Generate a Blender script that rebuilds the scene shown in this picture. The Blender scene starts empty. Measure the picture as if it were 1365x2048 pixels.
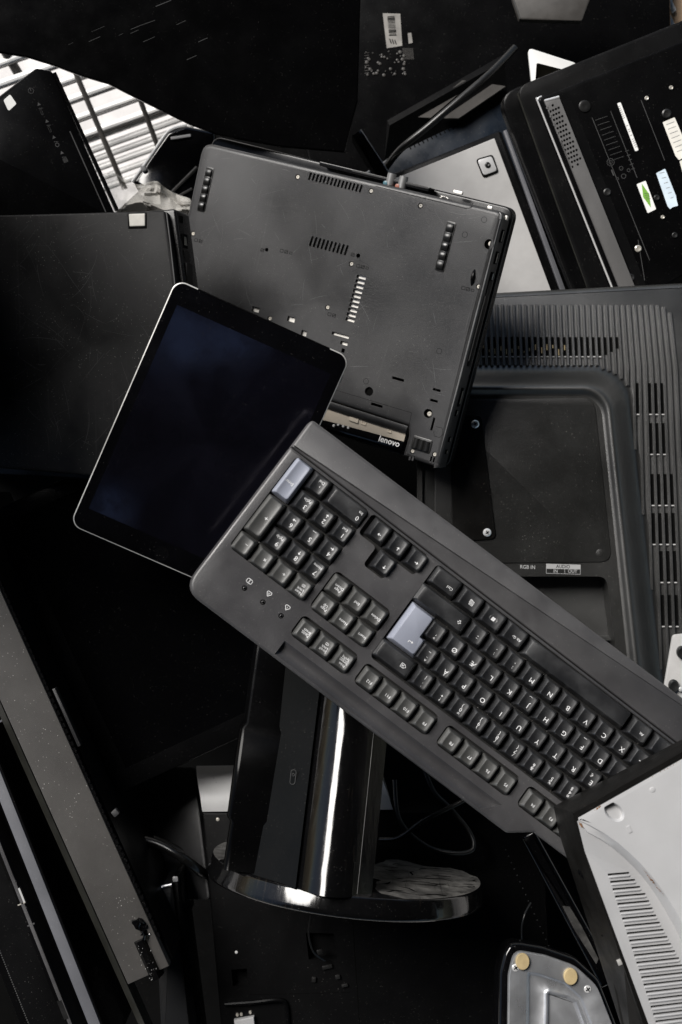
import bpy, bmesh, math, random
from mathutils import Vector, Matrix
random.seed(7)
SC = bpy.context.scene
COL = SC.collection
FP, CX, CY, H = 2843.75, 682.5, 1024.0, 1.2      # focal length in photo pixels, picture centre, camera height (m)

# ------------------------------------------------------------------ geometry helpers
def P(x, y, z):
    """point of the world at height z seen at photo pixel x, y"""
    d = H - z
    return Vector(((x - CX) / FP * d, -(y - CY) / FP * d, z))

def rrect(cx, cy, w, h, r, n=5, ang=0):
    r = max(min(r, w / 2 - 1e-5, h / 2 - 1e-5), 1e-5)
    pts = []
    for (sx, sy, a0) in ((1, 1, 0), (-1, 1, 90), (-1, -1, 180), (1, -1, 270)):
        for k in range(n + 1):
            a = math.radians(a0 + 90 * k / n)
            pts.append((sx * (w / 2 - r) + r * math.cos(a), sy * (h / 2 - r) + r * math.sin(a)))
    c, s = math.cos(ang), math.sin(ang)
    return [(cx + x * c - y * s, cy + x * s + y * c) for x, y in pts]

def subdiv(p, m):
    """extra points along the long sides of polygon p"""
    out = []
    for i in range(len(p)):
        a, b = p[i], p[(i + 1) % len(p)]
        k = m if math.dist(a, b) > 4 else 1
        out += [(a[0] + (b[0] - a[0]) * t / k, a[1] + (b[1] - a[1]) * t / k) for t in range(k)]
    return out

def circ(cx, cy, r, n=16, ry=None):
    ry = ry or r
    return [(cx + r * math.cos(2 * math.pi * k / n), cy + ry * math.sin(2 * math.pi * k / n)) for k in range(n)]

def area(p):
    return sum(p[i - 1][0] * p[i][1] - p[i][0] * p[i - 1][1] for i in range(len(p))) / 2

def ccw(p):
    p = [(q[0], q[1]) for q in p]
    return p if area(p) > 0 else p[::-1]

def fillet(p, rads, n=5):
    """round the corners of polygon p; rads is one radius or one per corner"""
    p0 = [Vector((q[0], q[1])) for q in p]
    if area(p) < 0:
        p0 = p0[::-1]
        if not isinstance(rads, (int, float)): rads = list(rads)[::-1]
    if isinstance(rads, (int, float)): rads = [rads] * len(p0)
    out = []
    for i, c in enumerate(p0):
        a, b, r = p0[i - 1], p0[(i + 1) % len(p0)], rads[i]
        u, v = (a - c), (b - c)
        lu, lv = u.length, v.length
        if r <= 0 or lu < 1e-9 or lv < 1e-9:
            out.append((c.x, c.y)); continue
        u, v = u / lu, v / lv
        ang = u.angle(v)
        if ang > math.pi - .02:
            out.append((c.x, c.y)); continue
        t = min(r / math.tan(ang / 2), lu * .49, lv * .49)
        s, e = c + u * t, c + v * t
        for k in range(n + 1):
            w = k / n
            q = s * (1 - w) ** 2 + c * 2 * w * (1 - w) + e * w * w
            out.append((q.x, q.y))
    return out

def offset(p, d):
    """inset a counter-clockwise polygon by d"""
    n = len(p); out = []
    for i in range(n):
        a, b, c = Vector(p[i - 1]), Vector(p[i]), Vector(p[(i + 1) % n])
        e1, e2 = b - a, c - b
        if e1.length < 1e-9 or e2.length < 1e-9:
            out.append(p[i]); continue
        e1.normalize(); e2.normalize()
        n1, n2 = Vector((-e1.y, e1.x)), Vector((-e2.y, e2.x))
        m = n1 + n2
        k = m.dot(n1)
        m = m / k if abs(k) > .2 else n1
        if m.length > 2.5: m = m.normalized() * 2.5
        q = b + m * d
        out.append((q.x, q.y))
    return out

def ring(bm, pts3):
    return [bm.verts.new(p) for p in pts3]

def bridge(bm, a, b):
    n = len(a)
    for i in range(n):
        j = (i + 1) % n
        try: bm.faces.new((a[i], a[j], b[j], b[i]))
        except ValueError: pass

def fill(bm, loops):
    if len(loops) == 1:
        try: bm.faces.new(loops[0])
        except ValueError: pass
        return
    es = []
    for l in loops:
        for i in range(len(l)):
            v, w = l[i], l[(i + 1) % len(l)]
            es.append(bm.edges.get((v, w)) or bm.edges.new((v, w)))
    bmesh.ops.triangle_fill(bm, use_beauty=True, use_dissolve=False, edges=es)

def loft(bm, loops, cap0=True, cap1=True):
    rs = [ring(bm, l) for l in loops]
    for a, b in zip(rs, rs[1:]): bridge(bm, a, b)
    if cap0: fill(bm, [rs[0][::-1]])
    if cap1: fill(bm, [rs[-1]])
    return rs

def solid(bm, out, z0, z1, bev=0., holes=(), hd=.003, cap0=True, steps=2, floor=False, zf=None):
    """a slab with outline `out`, its upper edge rounded by bev, and holes sunk by hd"""
    out = ccw(out)
    zz = zf or (lambda x, y, z: z)
    L = lambda p, z: [(x, y, zz(x, y, z)) for x, y in p]
    loops = [[(x, y, z0) for x, y in out], L(out, z1 - bev)]
    if bev > 0:
        for k in range(1, steps + 1):
            a = math.pi / 2 * k / steps
            loops.append(L(offset(out, bev * (1 - math.cos(a))), z1 - bev + bev * math.sin(a)))
    rs = [ring(bm, l) for l in loops]
    for a, b in zip(rs, rs[1:]): bridge(bm, a, b)
    if cap0: fill(bm, [rs[0][::-1]])
    hs = []
    for h in holes:
        h = ccw(h)
        t, d = ring(bm, L(h, z1)), ring(bm, L(h, z1 - hd))
        bridge(bm, d, t)
        if floor: fill(bm, [d])
        hs.append(t[::-1])
    fill(bm, [rs[-1]] + hs)
    return bm

def box(bm, c, s, ang=0, bev=0):
    solid(bm, rrect(c[0], c[1], s[0], s[1], max(bev, 1e-5), 2 if bev else 1, ang), c[2] - s[2] / 2, c[2] + s[2] / 2, bev * .6)
    return bm

def tube(bm, pts, r, n=8, cap=True):
    pts = [Vector(p) for p in pts]
    rr = r if isinstance(r, (list, tuple)) else [r] * len(pts)
    loops = []; up = Vector((.13, .21, .97))
    for i, p in enumerate(pts):
        t = (pts[min(i + 1, len(pts) - 1)] - pts[max(i - 1, 0)]).normalized()
        a = t.cross(up)
        if a.length < .05: a = t.cross(Vector((1, 0, 0)))
        a.normalize(); b = t.cross(a)
        loops.append([p + (a * math.cos(2 * math.pi * k / n) + b * math.sin(2 * math.pi * k / n)) * rr[i] for k in range(n)])
    loft(bm, loops, cap, cap)
    return bm

def spline(pts, m=8):
    pts = [Vector(p) for p in pts]; out = []
    for i in range(len(pts) - 1):
        a, b, c, d = pts[max(i - 1, 0)], pts[i], pts[i + 1], pts[min(i + 2, len(pts) - 1)]
        for k in range(m):
            t = k / m
            out.append(.5 * ((2 * b) + (c - a) * t + (2 * a - 5 * b + 4 * c - d) * t * t + (3 * b - a - 3 * c + d) * t ** 3))
    return out + [pts[-1]]

def turned(bm, c, prof, n=20, ry=1.0):
    """lathe round a vertical axis at c; prof is a list of (radius, z)"""
    loops = [[(c[0] + r * math.cos(2 * math.pi * k / n), c[1] + ry * r * math.sin(2 * math.pi * k / n), z) for k in range(n)] for r, z in prof]
    loft(bm, loops)
    return bm

def flat(bm, pts, z):
    fill(bm, [ring(bm, [(x, y, z) for x, y in ccw(pts)])])
    return bm

def frame_strip(bm, p, t, z, hgt=0):
    """a printed outline t wide along closed polygon p"""
    p = ccw(p); q = offset(p, t)
    a, b = ring(bm, [(x, y, z) for x, y in p]), ring(bm, [(x, y, z) for x, y in q])
    bridge(bm, a, b)
    return bm

_txt = {}
def text(bm, s, size, x, y, z, ang=0., align='CENTER', sx=1., bold=0., shear=0.):
    key = (s, align, bold, shear)
    if key not in _txt:
        cu = bpy.data.curves.new('lettering', 'FONT')
        cu.body = s; cu.size = 1; cu.align_x = align; cu.align_y = 'CENTER'; cu.resolution_u = 3; cu.offset = bold; cu.shear = shear
        ob = bpy.data.objects.new('lettering', cu)
        me = bpy.data.meshes.new_from_object(ob)
        _txt[key] = ([v.co.copy() for v in me.vertices], [tuple(p.vertices) for p in me.polygons])
        bpy.data.objects.remove(ob); bpy.data.curves.remove(cu); bpy.data.meshes.remove(me)
    vs, fs = _txt[key]
    c, d = math.cos(ang), math.sin(ang)
    nv = [bm.verts.new((x + (v.x * sx * c - v.y * d) * size, y + (v.x * sx * d + v.y * c) * size, z)) for v in vs]
    for f in fs:
        try: bm.faces.new([nv[i] for i in f])
        except ValueError: pass
    return bm

B = bmesh.new

# ------------------------------------------------------------------ object helpers
def mesh_obj(name, bm, m, parent=None, smooth=32, weld=True, label=None, fixn=True):
    if weld: bmesh.ops.remove_doubles(bm, verts=bm.verts, dist=1e-6)
    if fixn: bmesh.ops.recalc_face_normals(bm, faces=bm.faces)
    me = bpy.data.meshes.new(name); bm.to_mesh(me); bm.free()
    if smooth:
        me.polygons.foreach_set('use_smooth', [True] * len(me.polygons))
        me.set_sharp_from_angle(angle=math.radians(smooth))
    me.materials.append(m)
    o = bpy.data.objects.new(name, me); COL.objects.link(o)
    if parent: o.parent = parent
    if label: o['label'] = label
    return o

def clusters(name, bm, m, parent, gap=.004, **k):
    """one part for every cluster of pieces that lie closer together than gap"""
    bm.verts.ensure_lookup_table(); bm.verts.index_update()
    seen = [-1] * len(bm.verts); isl = []
    for v in bm.verts:
        if seen[v.index] >= 0: continue
        st_, cur = [v], []; seen[v.index] = len(isl)
        while st_:
            w = st_.pop(); cur.append(w)
            for e in w.link_edges:
                u = e.other_vert(w)
                if seen[u.index] < 0: seen[u.index] = len(isl); st_.append(u)
        isl.append((cur, [min(w.co[i] for w in cur) for i in range(3)], [max(w.co[i] for w in cur) for i in range(3)]))
    par = list(range(len(isl)))
    def f(i):
        while par[i] != i: i = par[i]
        return i
    for i in range(len(isl)):
        for j in range(i):
            if all(isl[i][1][q] - gap <= isl[j][2][q] and isl[j][1][q] - gap <= isl[i][2][q] for q in range(3)): par[f(i)] = f(j)
    out = []
    for r in sorted({f(i) for i in range(len(isl))}):
        ids = {i for i in range(len(isl)) if f(i) == r}
        nb = bm.copy(); nb.verts.ensure_lookup_table()
        bmesh.ops.delete(nb, geom=[nb.verts[i] for i in range(len(seen)) if seen[i] not in ids], context='VERTS')
        out.append(mesh_obj(name, nb, m, parent, **k))
    bm.free()
    return out

def scuffs(bm, n, xr, yr, z, w=(.00008, .0002), L=(.008, .05), seed=1, zf=None):
    """hairline scratches, slightly bent, lying on a surface at height z"""
    rn = random.Random(seed)
    for k in range(n):
        x, y, a, l = rn.uniform(*xr), rn.uniform(*yr), rn.choice((rn.uniform(0, 6.3), rn.gauss(2.2, .35), rn.gauss(.5, .3))), rn.uniform(*L)
        b = rn.gauss(0, .35); ww = rn.uniform(*w); prev = None
        for t in range(7):
            aa = a + b * (t / 6 - .5); x += math.cos(aa) * l / 6; y += math.sin(aa) * l / 6
            if not (xr[0] < x < xr[1] and yr[0] < y < yr[1]): break
            q = ww * math.sin(math.pi * (t + .4) / 6.8)
            cur = (bm.verts.new((x - math.sin(aa) * q, y + math.cos(aa) * q, z)), bm.verts.new((x + math.sin(aa) * q, y - math.cos(aa) * q, z)))
            if prev: bm.faces.new((prev[0], prev[1], cur[1], cur[0]))
            prev = cur
    return bm

def tag(o, label, cat, group=None):
    o['label'] = label; o['category'] = cat
    if group: o['group'] = group
    return o

class Thing:
    """an Empty with a frame of its own; its parts hang under it"""
    def __init__(s, name, label, cat, T, R=None, rx=0, ry=0, rz=0, group=None):
        s.R = Matrix(R).to_3x3() if R is not None else (
            Matrix.Rotation(math.radians(rz), 3, 'Z') @ Matrix.Rotation(math.radians(ry), 3, 'Y') @ Matrix.Rotation(math.radians(rx), 3, 'X'))
        s.T = Vector(T)
        s.root = bpy.data.objects.new(name, None); COL.objects.link(s.root)
        s.root.empty_display_size = .05
        s.root.matrix_world = Matrix.Translation(s.T) @ s.R.to_4x4()
        tag(s.root, label, cat, group)
    def at(s, x, y, h=0.):
        """where the sight line of photo pixel x, y meets the thing's own plane at height h"""
        n = s.R.col[2]; o = Vector((0, 0, H)); d = Vector(((x - CX) / FP, -(y - CY) / FP, -1))
        t = (s.T + n * h - o).dot(n) / d.dot(n)
        q = s.R.transposed() @ (o + d * t - s.T)
        return (q.x, q.y)
    def poly(s, pts, h=0.):
        return [s.at(x, y, h) for x, y in pts]
    def part(s, name, bm, m, parent=None, **k):
        return mesh_obj(name, bm, m, parent or s.root, **k)

# ------------------------------------------------------------------ materials
class NT:
    def __init__(s, m):
        s.t = m.node_tree; s.n = s.t.nodes; s.l = s.t.links
    def new(s, typ, **k):
        q = s.n.new(typ)
        for a, b in k.items():
            if a in q.inputs: q.inputs[a].default_value = b
            else: setattr(q, a, b)
        return q
    def link(s, a, b): s.l.new(a, b)
    def math(s, op, a, b=None):
        q = s.n.new('ShaderNodeMath'); q.operation = op
        for i, v in enumerate((a, b)):
            if v is None: continue
            if isinstance(v, (int, float)): q.inputs[i].default_value = v
            else: s.l.new(v, q.inputs[i])
        return q.outputs[0]
    def ramp(s, f, lo, hi, a=0., b=1.):
        q = s.n.new('ShaderNodeMapRange'); q.clamp = True
        for i, v in enumerate((None, lo, hi, a, b)):
            if v is not None: q.inputs[i].default_value = v
        s.l.new(f, q.inputs[0]); return q.outputs[0]
    def mix(s, f, a, b):
        q = s.n.new('ShaderNodeMix'); q.data_type = 'RGBA'
        if isinstance(f, (int, float)): q.inputs[0].default_value = f
        else: s.l.new(f, q.inputs[0])
        for i, v in ((6, a), (7, b)):
            if isinstance(v, (tuple, list)): q.inputs[i].default_value = (*v[:3], 1)
            else: s.l.new(v, q.inputs[i])
        return q.outputs[2]

def mat(name, col, rough=.45, metal=0., spec=.4, grain=0., gscale=1500., mott=.25, mscale=14., dust=.25, dcol=(.25, .24, .22),
        dscale=1000., scratch=0., scol=(.2, .2, .2), smudge=0., film=0., fcol=(.12, .12, .115), fscale=7., coat=0., rvar=.12, wave=0., ior=1.5):
    """plastic, metal or paint with mottling, grain, dust specks, a film of wear, dust and painted sheen and scratches"""
    m = bpy.data.materials.new(name); m.use_nodes = True
    N = NT(m); bs = m.node_tree.nodes['Principled BSDF']
    co = N.new('ShaderNodeTexCoord').outputs['Object']
    def noise(sc, det=3., rg=.55, vec=co):
        q = N.new('ShaderNodeTexNoise', Scale=sc, Detail=det, Roughness=rg); N.link(vec, q.inputs['Vector']); return q.outputs[0]
    if isinstance(col, (int, float)): col = (col, col, col)
    n1 = noise(mscale, 5., .6)
    c = N.mix(N.ramp(n1, .3, .7), tuple(v * (1 - mott) for v in col), tuple(v * (1 + mott) for v in col))
    r = N.ramp(noise(mscale * 2.3, 4.), .3, .7, rough - rvar, rough + rvar)
    if film > 0:
        f = N.math('MULTIPLY', N.ramp(noise(fscale, 6., .65), .42, .75), film)
        f = N.math('MULTIPLY', f, N.ramp(noise(fscale * 22, 3., .7), .25, .7, .55, 1.))
        c = N.mix(f, c, fcol); r = N.math('ADD', r, N.math('MULTIPLY', f, .3))
    if scratch > 0:
        tot = None
        for k, (ang, sx, sy, lo) in enumerate(((.45, 420, 9, .70), (-1.05, 500, 12, .72), (1.5, 360, 7, .715), (2.4, 620, 15, .73))):
            mp = N.new('ShaderNodeMapping'); mp.inputs['Rotation'].default_value = (0, 0, ang)
            mp.inputs['Scale'].default_value = (sx, sy, 40); mp.inputs['Location'].default_value = (3.1 * k, 1.7 * k, .3)
            N.link(co, mp.inputs['Vector'])
            v = N.ramp(noise(1., 1., .4, mp.outputs[0]), lo, lo + .06)
            tot = v if tot is None else N.math('MAXIMUM', tot, v)
        tot = N.math('MULTIPLY', tot, N.ramp(noise(11., 3.), .42, .62))
        tot = N.math('MULTIPLY', tot, scratch)
        c = N.mix(tot, c, scol); r = N.math('ADD', r, N.math('MULTIPLY', tot, .2))
    if dust > 0:
        v = N.new('ShaderNodeTexVoronoi', Scale=dscale, Randomness=1.); N.link(co, v.inputs['Vector'])
        sep = N.new('ShaderNodeSeparateColor'); N.link(v.outputs['Color'], sep.inputs[0])
        sz = N.ramp(sep.outputs[0], .90, 1., 0., .36)           # few cells carry a speck, of varied size
        d = N.math('LESS_THAN', v.outputs['Distance'], sz)
        d = N.math('MULTIPLY', d, N.ramp(noise(30., 3.), .35, .7))
        d = N.math('MULTIPLY', d, dust)
        c = N.mix(d, c, dcol); r = N.math('ADD', r, N.math('MULTIPLY', d, .3))
    if smudge > 0:
        f = N.ramp(noise(18., 6., .7), .45, .72)
        r = N.math('ADD', r, N.math('MULTIPLY', f, smudge))
    N.link(c, bs.inputs['Base Color']); N.link(r, bs.inputs['Roughness'])
    bs.inputs['Metallic'].default_value = metal
    bs.inputs['IOR'].default_value = ior
    bs.inputs['Specular IOR Level'].default_value = spec
    if coat: bs.inputs['Coat Weight'].default_value = coat; bs.inputs['Coat Roughness'].default_value = .04
    if grain > 0:
        bp = N.new('ShaderNodeBump'); bp.inputs['Strength'].default_value = grain; bp.inputs['Distance'].default_value = .0003
        N.link(noise(gscale, 2.), bp.inputs['Height']); N.link(bp.outputs[0], bs.inputs['Normal'])
    if wave > 0:                                    # slightly rippled moulding, long along the part
        mp = N.new('ShaderNodeMapping'); mp.inputs['Scale'].default_value = (90, 60, 5); N.link(co, mp.inputs['Vector'])
        bp = N.new('ShaderNodeBump'); bp.inputs['Strength'].default_value = wave; bp.inputs['Distance'].default_value = .002
        N.link(noise(1., 2.5, .5, mp.outputs[0]), bp.inputs['Height']); N.link(bp.outputs[0], bs.inputs['Normal'])
    return m

M = {}
M['kb_body'] = mat('grey keyboard plastic', (.036, .035, .037), .40, grain=.6, mott=.2, mscale=14, dust=.55, film=.75, fcol=(.088, .086, .086), fscale=3, spec=.8, rvar=.08)  # broad pale film paints the uneven sheen of the body
M['kb_well'] = mat('dusty keyboard well', (.006, .006, .006), .7, dust=.55, dscale=700, dcol=(.12, .11, .095), film=.5, fcol=(.02, .018, .015), fscale=30)
M['key_black'] = mat('black key plastic', (.0045, .0048, .006), .42, grain=.15, mott=.1, dust=.25, spec=.9, film=.12, fcol=(.04, .04, .04), fscale=20, ior=1.75)
M['key_grey'] = mat('grey key plastic', (.044, .044, .042), .42, grain=.2, mott=.1, dust=.25, spec=.9, film=.15, fcol=(.10, .10, .09), fscale=20, ior=1.7)
M['key_blue'] = mat('blue grey key plastic', (.235, .250, .300), .36, grain=.15, mott=.06, dust=.2, spec=.9)
M['white_print'] = mat('white print', .72, .5, mott=.05, dust=0)
M['grey_print'] = mat('grey print', .30, .5, mott=.1, dust=0)
M['dim_print'] = mat('faint grey print', .05, .5, mott=.1, dust=0)
M['dark_print'] = mat('moulded dark marks', (.0035, .0035, .0035), .5, mott=.1, dust=0, spec=.1)
M['lap'] = mat('worn black laptop base', (.0165, .0165, .0172), .35, grain=.6, mott=.35, mscale=7, dust=.45, film=.75, fcol=(.044, .044, .0465), fscale=4.5, spec=.4, scratch=.12, scol=(.08, .08, .08), rvar=.09)
M['lap_edge'] = mat('black laptop edge', (.0042, .0042, .0046), .26, mott=.15, dust=.3, spec=.25, rvar=.05)
M['rubber'] = mat('black rubber', (.009, .009, .009), .36, mott=.2, dust=.3, spec=.45)
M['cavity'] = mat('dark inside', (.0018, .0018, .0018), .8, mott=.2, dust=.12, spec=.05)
M['lid'] = mat('scratched black lid', (.0046, .0046, .0050), .38, grain=.4, mott=.4, mscale=8, dust=.7, scratch=.3, scol=(.03, .03, .03), film=.8, fcol=(.018, .018, .018), fscale=7, spec=.10)
M['black'] = mat('black plastic', (.0022, .0022, .0024), .27, mott=.25, dust=.2, spec=.14, rvar=.05)
M['black_matte'] = mat('matte black plastic', (.0034, .0034, .0036), .36, grain=.3, mott=.2, dust=.3, spec=.12, rvar=.06)
M['gloss'] = mat('glossy black plastic', (.0022, .0022, .0026), .07, mott=.2, dust=.25, spec=.45, rvar=.03, scratch=.18, scol=(.04, .035, .03), smudge=.10)
M['gloss_wavy'] = mat('rippled glossy black plastic', (.0022, .0022, .0024), .10, mott=.2, dust=.2, spec=.5, rvar=.03, scratch=.3, scol=(.05, .04, .03), smudge=.12, wave=.22)
M['screen'] = mat('switched off screen', (.0012, .0012, .0014), .12, mott=.2, dust=.12, dscale=900, spec=.12, smudge=.08, rvar=.03)
M['glass'] = mat('tablet glass', (.0014, .0014, .0018), .05, mott=.3, dust=.12, dscale=800, spec=.3, smudge=.14, rvar=.02, film=.10, fcol=(.008, .008, .012), fscale=9)
M['alu'] = mat('silver aluminium', (.60, .59, .57), .36, metal=.55, mott=.06, dust=.1)
M['chrome'] = mat('bright chrome', (.72, .72, .72), .25, metal=.5, mott=.05, dust=.1, rvar=.05)
M['steel'] = mat('screw steel', (.55, .52, .46), .34, metal=.5, mott=.2, dust=.1)
M['sheet'] = mat('bare sheet metal', (.70, .68, .64), .42, metal=.7, mott=.1, dust=.1)
M['beige'] = mat('beige bay metal', (.56, .50, .42), .48, metal=.35, mott=.15, dust=.2, film=.3, fcol=(.25, .2, .14))
M['mon'] = mat('dark grey monitor shell', (.0105, .0105, .0100), .38, grain=.6, mott=.2, mscale=8, dust=.8, dscale=900, dcol=(.14, .135, .125), spec=.8, film=.25, fcol=(.024, .024, .022), rvar=.05, ior=1.7)
M['mon_panel'] = mat('dark monitor centre panel', (.0085, .0085, .0080), .33, grain=.6, mott=.2, mscale=8, dust=1., dscale=900, dcol=(.13, .125, .115), spec=.6, film=.4, fcol=(.023, .023, .021), rvar=.05, ior=1.55)  # shell plastic darkened: the panel's weaker sheen is put into the colour
M['case_silver'] = mat('silver painted steel', (.43, .43, .435), .42, metal=.15, grain=.2, mott=.06, dust=.25, dcol=(.2, .17, .13), film=.22, fcol=(.42, .41, .39), fscale=10, spec=.5)
M['case_black'] = mat('black case steel', (.0048, .0046, .0043), .42, grain=.4, mott=.3, dust=.6, dcol=(.12, .10, .08), dscale=900, spec=.15)
M['rust'] = mat('rust', (.16, .075, .03), .8, mott=.4, mscale=120, dust=0)
M['pad'] = mat('yellow rubber pad', (.36, .28, .15), .5, mott=.25, mscale=60, dust=.3, film=.3, fcol=(.24, .18, .09), fscale=60)
M['panel_grey'] = mat('grey metal panel', (.36, .355, .35), .5, mott=.14, mscale=11, dust=.2, film=.4, fcol=(.48, .475, .47), fscale=8, spec=.4)
M['trim_blue'] = mat('blue grey trim', (.100, .102, .112), .42, mott=.14, dust=.5, dcol=(.35, .35, .35), grain=.4)
M['olive'] = mat('dark olive trim', (.016, .016, .0135), .5, grain=.3, mott=.25, mscale=30, dust=.3, spec=.25)
M['speckle'] = mat('speckled grey brown plastic', (.052, .049, .046), .55, grain=.9, mott=.3, mscale=10, dust=1., dscale=750, dcol=(.40, .39, .37), film=.6, fcol=(.028, .026, .024), fscale=6, spec=.4)
M['speaker'] = mat('grey speaker plastic', (.105, .103, .102), .45, grain=.4, mott=.1, dust=.3, spec=.45)
M['label'] = mat('white label', (.78, .78, .76), .5, mott=.06, mscale=60, dust=.1)
M['label_blue'] = mat('pale blue label', (.60, .70, .78), .45, mott=.12, mscale=60, dust=.1)
M['label_pink'] = mat('pale label', (.72, .70, .64), .5, mott=.15, mscale=50, dust=.1)
M['label_dark'] = mat('dirty dark label', (.040, .037, .034), .5, mott=.3, mscale=30, dust=.1)
M['green'] = mat('green print', (.16, .36, .05), .5, mott=.1, dust=0)
M['white_plastic'] = mat('white plastic', (.66, .66, .65), .4, mott=.05, dust=.2)
M['blue_black'] = mat('blue black plastic', (.006, .009, .014), .30, mott=.3, dust=.4, spec=.3, film=.3, fcol=(.018, .026, .040))
M['cable'] = mat('black cable', (.008, .008, .008), .32, mott=.2, dust=.3, spec=.5)
M['wire'] = mat('white coated wire', (.88, .87, .85), .4, mott=.05, dust=.2)
M['wire_dark'] = mat('dark wire and shade line', (.03, .027, .024), .6, mott=.3, dust=.2)
M['concrete'] = mat('pale concrete', (.66, .64, .63), .85, mott=.18, mscale=9, dust=.4, dscale=90, film=.4, fcol=(.75, .73, .71), fscale=4)
M['copper'] = mat('copper', (.7, .35, .18), .35, metal=1., dust=0)
M['blue_plug'] = mat('blue plug', (.05, .12, .15), .4, dust=0)
M['red_plug'] = mat('salmon plug', (.25, .09, .06), .4, dust=0)
M['tan'] = mat('tan card', (.36, .25, .16), .7, mott=.2, dust=.2)
def add_blue_display():
    m = mat('dark display', (.0016, .0016, .0030), .06, mott=.3, dust=.12, dscale=800, spec=.5, smudge=.06, rvar=.02, film=.22, fcol=(.0050, .0045, .0075), fscale=25)  # bluish film paints a faint sky reflection into the colour
    m.node_tree.nodes['Principled BSDF'].inputs['IOR'].default_value = 2.0
    m.node_tree.nodes['Principled BSDF'].inputs['Specular Tint'].default_value = (.9, .85, 1, 1)
    return m
M['display'] = add_blue_display()
M['tv'] = mat('black scuffed film', (.0010, .0010, .0011), .16, mott=.3, dust=.07, dscale=900, spec=.08, rvar=.04)
M['dull_metal'] = mat('dull metal', (.26, .26, .26), .4, metal=.5, dust=.2)
M['dull_silver'] = mat('painted silver hinge', (.40, .39, .36), .5, dust=.3, mott=.15, mscale=40)
M['scuff'] = mat('grey hairline scratches', (.034, .034, .034), .6, dust=0, mott=.5, mscale=40, spec=.2)
M['label_dim'] = mat('shade dimmed label', (.21, .20, .185), .6, mott=.35, mscale=40, dust=.3)  # white label darkened, its shade put into the colour
M['faint_scuff'] = mat('faint scratches', (.014, .0145, .015), .5, dust=0, mott=.5, mscale=60, spec=.2)
M['worn'] = mat('scratch and edge gleam', (.11, .11, .112), .3, mott=.3, mscale=60, dust=.2, spec=.6)  # for scratches, and for the painted highlight on the laptop's right edge
def bag_mat():
    m = bpy.data.materials.new('clear plastic film'); m.use_nodes = True
    b = m.node_tree.nodes['Principled BSDF']
    b.inputs['Base Color'].default_value = (.66, .64, .60, 1); b.inputs['Roughness'].default_value = .25
    b.inputs['Alpha'].default_value = .27; b.inputs['Specular IOR Level'].default_value = .7
    return m
M['bag'] = bag_mat()
SUN_E, SUN_A, SKY_E, EXPO, SKY_BLOCK_EDGE, SHADE_PANEL_TOP = 4.0, 30, .05, 0.62, 3.35, .22

# ================================================================== KEYBOARD
KR = [[-0.79014, -0.59453, 0.14903], [0.60537, -0.79503, 0.03797], [0.09591, 0.12022, 0.9881]]
kb = Thing('keyboard', 'dark grey full-size keyboard with black keys and two pale blue enter keys', 'keyboard', (0.11086, -0.12311, 0.04808), KR)
mm = .001
def S(p): return [(x * mm, y * mm) for x, y in p]
ZT = -.0045                                        # top of the body under the key tops
bot = -.026
wells = [rrect(181, 0, 75, 91.5, 5), fillet([(84, -46), (141.5, -46), (141.5, -26), (123, -26), (123, -8), (102.5, -8), (102.5, -26), (84, -26)], 3.5),
         rrect(109.3, 27, 57.5, 37.5, 5), rrect(109.2, 62.2, 57, 19.6, 4.5), rrect(35.9, 62.2, 75.5, 19.6, 4.5), rrect(-48.3, 62.2, 75.5, 19.6, 4.5),
         rrect(-132.5, 62.2, 75.5, 19.6, 4.5), rrect(-76, 1, 301, 93.5, 4), rrect(-209, 62.2, 20, 19.6, 4)]
body = fillet([(-232, -48.3), (226.5, -48.3), (226.5, 94), (-103, 95), (-121, 81.5), (-232, 81.5)], [2, 1, 17, 4, 2, 3], 7)
groove = [(137.2, 78.6), (137.2, 91.8), (-72.5, 92.6), (-86.5, 79.2)]
bm = B()
solid(bm, S(body), bot, ZT, .0022, [S(w) for w in wells] + [S(groove)], .0045, steps=3)
kb.part('body', bm, M['kb_body'])
bm = B()                                           # pen groove along the back edge: a shallow trough
rows = []
for k in range(9):
    t = k / 8; zz = ZT - .0042 * math.sin(math.pi * t) ** .75 - .0001
    rows.append([((137.3 - .3 * 0) * mm, (78.5 + 13.4 * t) * mm, zz), ((-86.6 + 14.2 * t) * mm, (79.1 + 13.6 * t) * mm, zz)])
for a, b in zip(rows, rows[1:]): bm.faces.new([bm.verts.new(q) for q in (a[0], a[1], b[1], b[0])])
bm.faces.new([bm.verts.new(r[0]) for r in rows]); bm.faces.new([bm.verts.new(r[1]) for r in rows])
kb.part('pen_groove', bm, M['kb_body'], smooth=50)
bm = B()                                           # front strip, sloping down away from the keys
fs = fillet([(-232, -83), (226.5, -77), (226.5, -48.9), (-232, -48.9)], [2, 4, .6, 2], 5)
solid(bm, S(fs), bot, ZT, .0022, steps=3, zf=lambda x, y, z: z - max(0, (-.0489 - y)) * .10)
kb.part('front_strip', bm, M['kb_body'])
bm = B()
flat(bm, S(rrect(0, 0, 440, 148, 5)), -.0092)
kb.part('key_plate', bm, M['kb_well'])

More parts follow.
